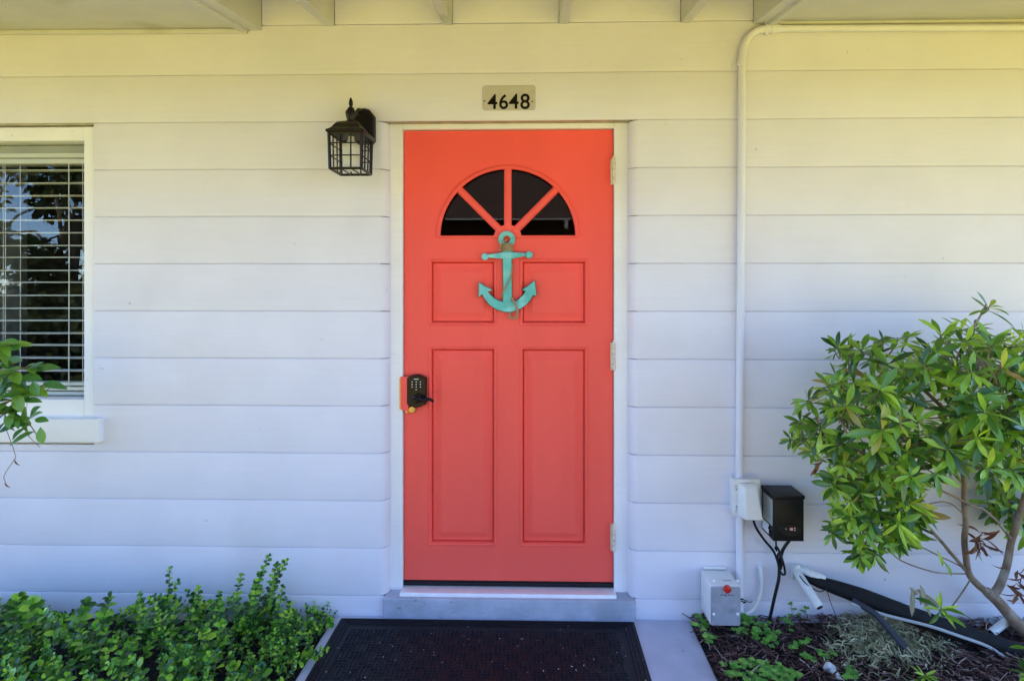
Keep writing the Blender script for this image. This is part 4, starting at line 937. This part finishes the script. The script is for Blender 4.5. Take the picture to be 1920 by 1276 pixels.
# tall shoots that stand out against the wall
for (u0, v0, u1, v1, y) in ((20, 1200, 38, 1118, -.42), (60, 1200, 62, 1128, -.42), (190, 1190, 205, 1118, -.35), (290, 1180, 318, 1066, -.12), (310, 1180, 334, 1090, -.14), (350, 1180, 372, 1100, -.15), (385, 1190, 412, 1110, -.16), (455, 1180, 452, 1078, -.1), (470, 1180, 505, 1042, -.12), (480, 1180, 520, 1056, -.14), (490, 1190, 535, 1052, -.13), (500, 1190, 530, 1100, -.14), (470, 1200, 490, 1075, -.2), (545, 1190, 543, 1130, -.08), (580, 1190, 580, 1145, -.06), (548, 1250, 612, 1215, -.30), (520, 1260, 600, 1228, -.34), (500, 1270, 570, 1240, -.36), (250, 1200, 262, 1112, -.2), (150, 1200, 165, 1130, -.3), (100, 1210, 80, 1150, -.5)):
    b = W(u0, v0, y); b.z = max(b.z, 0.0); shoot(b, W(u1, v1, y - .02), .023 if u1 > 250 else .038, .017)
n = 0
while n < 440:
    x = R.uniform(-3.3, XL - .01); y = -R.uniform(.03, .95)
    b = Vector((x, y, -.02)); u, v, dep = PIX((x, y, .05))
    if u < -150 or v > 1420: n += .2; continue
    # local canopy height: cap by the outline in the picture
    h = R.uniform(.08, .20) + (.06 if x < -1.9 else 0)
    if x > XL - .18: h *= .55
    tip = b + Vector((R.gauss(0, .05), R.gauss(0, .05) - .02, h))
    tip.x = min(tip.x, XL + .03)
    tu, tv, _ = PIX(tip)
    lim = hedge_top(tu) + 6
    if tv < lim: tip.z -= (lim - tv) / FPX * dep
    if tip.z < .03: tip.z = .03
    shoot(b, tip, R.uniform(.019, .036), .020); n += 1
for k in range(110):
    b = Vector((XL - R.random() ** 1.3 * .42 - .012, -R.uniform(.02, .42), -.02)); shoot(b, b + Vector((R.gauss(0, .025), R.gauss(0, .025), R.uniform(.045, .10))), R.uniform(.012, .022), .014)
tag(stems.build('stems', 'stemgreen', hedge, fixn=False), kind='stuff')
place_leaves(hedge, leaves, H_T, H_M)

# ------------------------------------------------------------------ shrub in front of the window, left
R = random.Random(9)
vine = thing('window_shrub', W(-70, 1290, -.5), 'green leafy branches reaching in front of window from left', 'shrub')
V_T = [leaf_tpl(.19, .25, .25, 6, 'lance'), leaf_tpl(.21, .15, .1, 6, 'lance'), leaf_tpl(.24, .5, .2, 6, 'obov')]
V_M = [tpl_mesh('leaf', t, 'leaf_vine') for t in V_T]
leaves = []
yv = -.34
vb = [[(-75, 1290, -.5), (-65, 1050, -.48), (-50, 850, -.45), (-20, 770, -.4), (40, 745, yv), (85, 718, yv)],
      [(-50, 850, -.45), (-30, 740, -.42), (5, 710, -.38), (40, 690, yv), (65, 690, yv)],
      [(-65, 1000, -.48), (-40, 840, -.42), (10, 775, -.36), (50, 790, yv), (75, 825, yv)],
      [(-75, 1290, -.5), (-90, 900, -.5), (-70, 700, -.5), (-20, 655, -.45), (20, 645, -.42)],
      [(-40, 840, -.42), (-10, 775, -.4), (40, 740, -.36), (80, 735, -.34), (100, 720, -.34)]]
for k, pl_ in enumerate(vb):
    c = spline(PB(pl_), 6); mb = MB(); mb.tube(c, [lerp(.007 if k in (0, 3) else .004, .0015, i / (len(c) - 1)) for i in range(len(c))], 7); mb.build('branch', 'twig', vine, True)
spec = [(60, 690, (1, -.1, .5), .05, 1), (66, 694, (.9, -.1, .25), .085, 0), (45, 705, (1, -.2, -.05), .075, 1), (85, 718, (1, -.1, -.08), .075, 0), (30, 715, (-.6, -.3, -.5), .075, 1), (10, 700, (-.5, -.4, -.3), .09, 2), (20, 690, (.2, -.4, .3), .06, 1), (5, 680, (.8, -.3, .15), .10, 1), (0, 660, (.9, -.3, .3), .07, 0), (10, 735, (-.8, -.4, .1), .09, 2), (35, 735, (.5, -.4, -.7), .07, 2), (50, 750, (.9, -.2, .1), .06, 0), (55, 760, (.3, -.3, .6), .05, 1), (60, 785, (.4, -.2, .5), .06, 2), (70, 785, (1, -.3, 0), .055, 1), (55, 800, (-.3, -.3, -.3), .05, 2), (80, 800, (.3, -.3, -.6), .055, 2), (40, 790, (-.7, -.4, -.4), .06, 1), (15, 790, (-.3, -.4, -.7), .07, 2), (30, 770, (.2, -.6, -.6), .06, 2), (0, 760, (.2, -.6, .2), .08, 1), (65, 715, (.5, -.4, -.4), .06, 2), (25, 725, (.3, -.6, .2), .07, 2), (0, 730, (.4, -.5, -.2), .09, 1), (100, 718, (1, 0, .1), .03, 1), (10, 640, (.9, -.2, .1), .06, 0), (75, 728, (.6, -.2, -.3), .05, 1)]
for (u, v, d, s, t) in spec: leaves.append((leaf_matrix(W(u - 4, v, yv - R.uniform(0, .04)), d, (R.uniform(-.3, .3), -.7, .8), s * 1.2), t))
for k in range(110):
    pl_ = R.choice(vb); c = spline(PB(pl_), 4); p = R.choice(c[len(c) // 2:])
    if p.x > W(70, 700, yv).x: continue
    leaves.append((leaf_matrix(p, (R.uniform(-1, 1), R.uniform(-.8, .2), R.uniform(-.8, .7)), (R.uniform(-.4, .4), -.5, .9), R.uniform(.05, .085)), R.randint(0, 2)))
place_leaves(vine, leaves, V_T, V_M)
mb = MB(); c = spline(PB([(10, 800, yv), (28, 850, yv), (26, 862, yv), (8, 890, yv), (10, 903, yv)]), 5); mb.tube(c, .0012, 5); mb.tube(spline(PB([(40, 790, yv), (52, 815, yv), (75, 838, yv)]), 5), .001, 5); mb.tube(spline(PB([(0, 735, yv), (35, 725, yv), (70, 690, yv)]), 5), .0014, 5); mb.tube(spline(PB([(-20, 760, yv), (20, 770, yv), (45, 790, yv), (55, 820, yv)]), 5), .0014, 5); mb.build('dry_stem', 'twig', vine, True)
for u, v in ((28, 860), (10, 902)):
    M = leaf_matrix(W(u, v, yv), (.2, -.3, -1), (0, -1, .3), .028); ob = bpy.data.objects.new('dry_leaf', tpl_mesh('dry_leaf', D_T[0], 'leaf_dead')); COL.objects.link(ob); ob.parent = vine; ob.matrix_basis = Matrix.Translation(-wloc(vine)) @ M

# ------------------------------------------------------------------ mulch, dry clippings, clover on the right bed
R = random.Random(3)
def bedz(x, y): return .006 + .022 * max(0, 1 + y / .35) * .6 + .012 * noise.noise((x * 5, y * 5, 3.3))
mb = MB()
def chip(x, y, z, l, w_, t, yaw, pitch, bend=0):
    c, s = math.cos(yaw), math.sin(yaw); vs = []
    for a in (-1, 0, 1):
        for b, e in ((-1, 0), (1, 0), (1, 1), (-1, 1)):
            lx_ = a * l; ly_ = b * w_ * (1 - .35 * abs(a)) + bend * a * a; lz = e * t + a * l * pitch
            vs.append((x + lx_ * c - ly_ * s, y + lx_ * s + ly_ * c, z + lz))
    fs = []
    for k in (0, 4): fs += [(k, k + 1, k + 5, k + 4), (k + 1, k + 2, k + 6, k + 5), (k + 2, k + 3, k + 7, k + 6), (k + 3, k, k + 4, k + 7)]
    mb.add(vs, fs + [(0, 3, 2, 1), (8, 9, 10, 11)])
for k in range(9000):
    x = R.uniform(XR + .004, 3.0); y = -R.random() ** 1.1 * .85 - .004
    l = R.uniform(.006, .034); big = R.random() < .05
    if big: l *= 1.8
    chip(x, y, bedz(x, y) - .004 + R.uniform(0, .012), l, R.uniform(.0009, .0028) * (1.3 if big else 1), R.uniform(.0006, .002), R.uniform(0, 6.28), R.gauss(0, .22), R.gauss(0, .005))
tag(mb.build('mulch', 'mulch', None, fixn=False), 'dark brown shredded bark mulch covering the bed right of slab', 'mulch', kind='stuff')
mb = MB()
for k in range(1500):
    u, v = R.gauss(1665, 62), R.gauss(1200, 24)
    if v < 1146 or u > 1800 or u < 1540: continue
    g = G(u, v, .02); g.y = min(g.y, -.012)
    hh = .05 * max(0, 1 - ((u - 1660) / 130) ** 2) * max(.2, 1 - abs(v - 1190) / 80)
    z = bedz(g.x, g.y) + R.uniform(0, 1) * hh; a = R.uniform(0, 6.28); l = R.uniform(.014, .036); w_ = R.uniform(.0014, .0042); d = Vector((math.cos(a), math.sin(a), R.gauss(0, .3))); q = Vector((-d.y, d.x, 0)); cu = R.gauss(0, .5); p = Vector((g.x, g.y, z)); vs = []
    up = Vector((0, 0, 1)); sw = R.gauss(0, .35)
    for i in range(5):
        t = i / 4 - .5; c = p + d * l * t * 1.6 + q * l * cu * (t * t) * 3 + up * l * sw * (t * t * 4 - .5); wv = w_ * (1 - 1.2 * abs(t)); vs += [c - q * wv - up * wv * .4, c + q * wv + up * wv * .4]
    mb.add(vs, [(2 * i, 2 * i + 1, 2 * i + 3, 2 * i + 2) for i in range(4)])
tag(mb.build('dry_clippings', 'straw', None, fixn=False), 'heap of dry grey green clippings under the black insulated pipe', 'clippings', kind='stuff')
C_T = [leaf_tpl(.5, .1, .1, 5, 'round'), leaf_tpl(.5, -.1, .2, 5, 'round'), leaf_tpl(.42, .25, 0, 5, 'round')]
C_M = [tpl_mesh('leaf', t, 'leaf_clover') for t in C_T]
def clump(spots, label, s0=.016, n=1):
    us = sum(a[0] for a in spots) / len(spots); vs_ = sum(a[1] for a in spots) / len(spots); base = G(us, vs_, 0)
    o = thing('clover_clump', base, label, 'weed', 'weeds in the mulch bed'); ls = []; st_ = MB()
    for (u, v, ru, rv, k, h) in spots:
        for _ in range(k):
            a = R.uniform(0, 6.28); rr = R.random() ** .5; g = G(u + ru * rr * math.cos(a), v + rv * rr * math.sin(a), .02); g.y = min(g.y, -.015)
            b = Vector((g.x, g.y, bedz(g.x, g.y) - .004)); tp = b + Vector((R.gauss(0, .008), R.gauss(0, .008) - .004, h * R.uniform(.4, 1.1)))
            tp.y = min(tp.y, -.012); st_.tube([b, b.lerp(tp, .5) + Vector((R.gauss(0, .003), 0, 0)), tp], .0007, 4, False); ph = R.uniform(0, 6.28)
            for j in range(3):
                an = ph + j * 2.09; ls.append((leaf_matrix(tp, (math.cos(an), math.sin(an), R.uniform(0, .35)), (0, -.3, 1), s0 * R.uniform(.6, 1.2)), R.randint(0, 2)))
    tag(st_.build('stems', 'stemgreen', o, fixn=False), kind='stuff'); place_leaves(o, ls, C_T, C_M, limit=100)
clump([(1408, 1180, 34, 18, 46, .045), (1440, 1196, 24, 14, 22, .03)], 'bright green clover clump below the black cord', .015)
clump([(1420, 1262, 60, 22, 62, .035)], 'spreading clover patch at bottom edge of mulch beside slab', .017)
clump([(1315, 1175, 12, 18, 8, .035), (1330, 1195, 10, 8, 4, .03)], 'few dark green weed leaves at slab corner by wall', .019)
clump([(1372, 1160, 10, 6, 8, .03)], 'tiny weed sprouting beneath the grey switch box', .016)
clump([(1500, 1205, 18, 14, 8, .03), (1530, 1226, 24, 6, 7, .025)], 'sparse clover sprigs in the middle of the mulch', .016)
clump([(1480, 1175, 10, 10, 6, .05), (1500, 1160, 14, 8, 5, .06)], 'thin dark weed sprigs standing against wall base', .013)
clump([(1590, 1262, 14, 10, 6, .03), (1545, 1225, 10, 6, 4, .03)], 'small clover sprig beside the broken white fitting', .017)
clump([(1480, 1268, 20, 10, 10, .03)], 'little clover tuft left of the broken white fitting', .016)
tw = thing('fallen_twig', G(1425, 1245, .02), 'light brown twig lying across the clover patch', 'twig')
mb = MB(); mb.tube([G(1405, 1262, .03), G(1420, 1249, .035), G(1438, 1235, .03)], [.0035, .003, .0025], 6); mb.build('twig_piece', 'leaf_tan', tw, True)
tw = thing('fallen_twig', G(1540, 1222, .02), 'long thin brown twig lying below the dry clippings', 'twig')
mb = MB(); mb.tube([G(1513, 1209, .022), G(1535, 1217, .024), G(1560, 1224, .02)], [.003, .0028, .002], 6); mb.build('twig_piece', 'bark', tw, True)

# ------------------------------------------------------------------ across the drive (seen mirrored in the glass)
nb = thing('neighbour_house', (0, -12, 0), 'brown house with white gutter across the drive, mirrored in fanlight', 'house')
mb = MB(); mb.box((-6.5, -16, -.1), (6.5, -12, 3.48)); mb.build('wall', 'brownwall', nb)
mb = MB(); mb.hexa([(-6.6, -11.4, 3.02), (6.6, -11.4, 3.02), (6.6, -15, 6.2), (-6.6, -15, 6.2), (-6.6, -11.4, 3.08), (6.6, -11.4, 3.08), (6.6, -15, 6.3), (-6.6, -15, 6.3)]); mb.build('roof', 'shingle', nb)
mb = MB(); mb.box((-6.6, -11.39, 3.03), (6.6, -11.30, 3.065)); mb.build('gutter', 'gutter', nb)
for x in (-1.0, .75): mb = MB(); mb.box((x, -11.38, 2.82), (x + .08, -11.31, 3.03)); mb.build('downspout', 'gutter', nb)
mb = MB(); mb.box((-6.6, -11.98, 2.62), (-.2, -11.9, 2.68)); mb.build('trim_board', 'gutter', nb)
T_T = [leaf_tpl(.3, .2, .2, 3, 'lance')]
def tree(x, y, h, cr_w, seed, label, n=1500, z0=1.2):
    R = random.Random(seed); o = thing('tree', (x, y, -.09), label, 'tree', 'trees across the drive'); mb = MB()
    tp = Vector((x + R.gauss(0, .3), y, h * .6)); mb.tube(spline([(x, y, -.1), (x + R.gauss(0, .15), y, h * .3), tp], 5), [lerp(.16, .07, k / 10) for k in range(11)], 8)
    cl = []
    for k in range(11):
        a = R.uniform(0, 6.28); c = Vector((x + math.cos(a) * cr_w * R.uniform(.2, 1), y + math.sin(a) * cr_w * R.uniform(.2, 1), R.uniform(z0, h))); cl.append((c, R.uniform(.35, .75) * cr_w * .55))
        mb.tube(spline([(x, y, min(h * .45, c.z * .7)), tp.lerp(c, .5), c], 3), [.05, .045, .04, .03, .025, .02, .015], 5)
    mb.build('trunk', 'bark', o, True); V = []; F = []; m_ = 0; T0 = T_T[0]
    for k in range(n):
        c, r = R.choice(cl); d = Vector((R.gauss(0, 1), R.gauss(0, 1), R.gauss(0, 1))).normalized(); p = c + d * r * R.random() ** .4
        M = np.array(leaf_matrix(p - o.location, d + Vector((R.gauss(0, .6), R.gauss(0, .6), -.5)), Vector((R.gauss(0, .6), R.gauss(0, .6), 1)), R.uniform(.14, .28)))
        V.append(T0[0] @ M[:3, :3].T + M[:3, 3]); F += [tuple(q + m_ for q in f) for f in T0[1]]; m_ += len(T0[0])
    me = bpy.data.meshes.new('crown'); me.from_pydata(np.concatenate(V).tolist(), [], F); me.materials.append(MATS['leaf_tree']); ob = bpy.data.objects.new('crown', me); COL.objects.link(ob); ob.parent = o; tag(ob, kind='stuff')
tree(-11.5, -11.5, 5.2, 1.7, 1, 'tall tree mirrored at left in window glass', 4200)
tree(-8.3, -11.0, 4.3, 1.6, 2, 'broad dark tree mirrored in window glass beside the neighbour house', 4200, .5)
tree(-14.5, -12.5, 5.0, 2.0, 3, 'far left tree across the drive', 2000)
tree(-10.0, -14.5, 4.0, 2.4, 4, 'low dense tree behind the others across the drive', 4600, .2)
tree(9.5, -12.5, 5.5, 2.0, 5, 'tree across the drive right of neighbour house', 1800)
tree(13.5, -11.5, 4.6, 1.8, 6, 'rightmost tree across the drive', 1800)

R = random.Random(77); o = thing('reflection_hedge', (-9, -6.6, -.09), 'unseen dark hedge added to darken low reflections in window glass', 'hedge')  # hedge added out of view to darken the lower window reflection
V = []; F = []; m_ = 0; T0 = T_T[0]
for k in range(7000):
    p = Vector((R.uniform(-13, -5.6), R.uniform(-7.2, -6.0), R.random() ** .8 * 1.05)); M = np.array(leaf_matrix(p - Vector((-9, -6.6, 0)), (R.gauss(0, 1), R.gauss(0, 1), R.gauss(0, 1)), (R.gauss(0, .6), R.gauss(0, .6), 1), R.uniform(.12, .2)))
    V.append(T0[0] @ M[:3, :3].T + M[:3, 3]); F += [tuple(q + m_ for q in f) for f in T0[1]]; m_ += len(T0[0])
me = bpy.data.meshes.new('foliage'); me.from_pydata(np.concatenate(V).tolist(), [], F); me.materials.append(MATS['leaf_tree']); ob = bpy.data.objects.new('foliage', me); COL.objects.link(ob); ob.parent = o; tag(ob, kind='stuff')
mb = MB(); mb.box((-13, -7.0, -.05), (-5.7, -6.3, .8)); mb.build('hedge_core', 'soil', o)  # solid dark block that keeps the added hedge dark inside
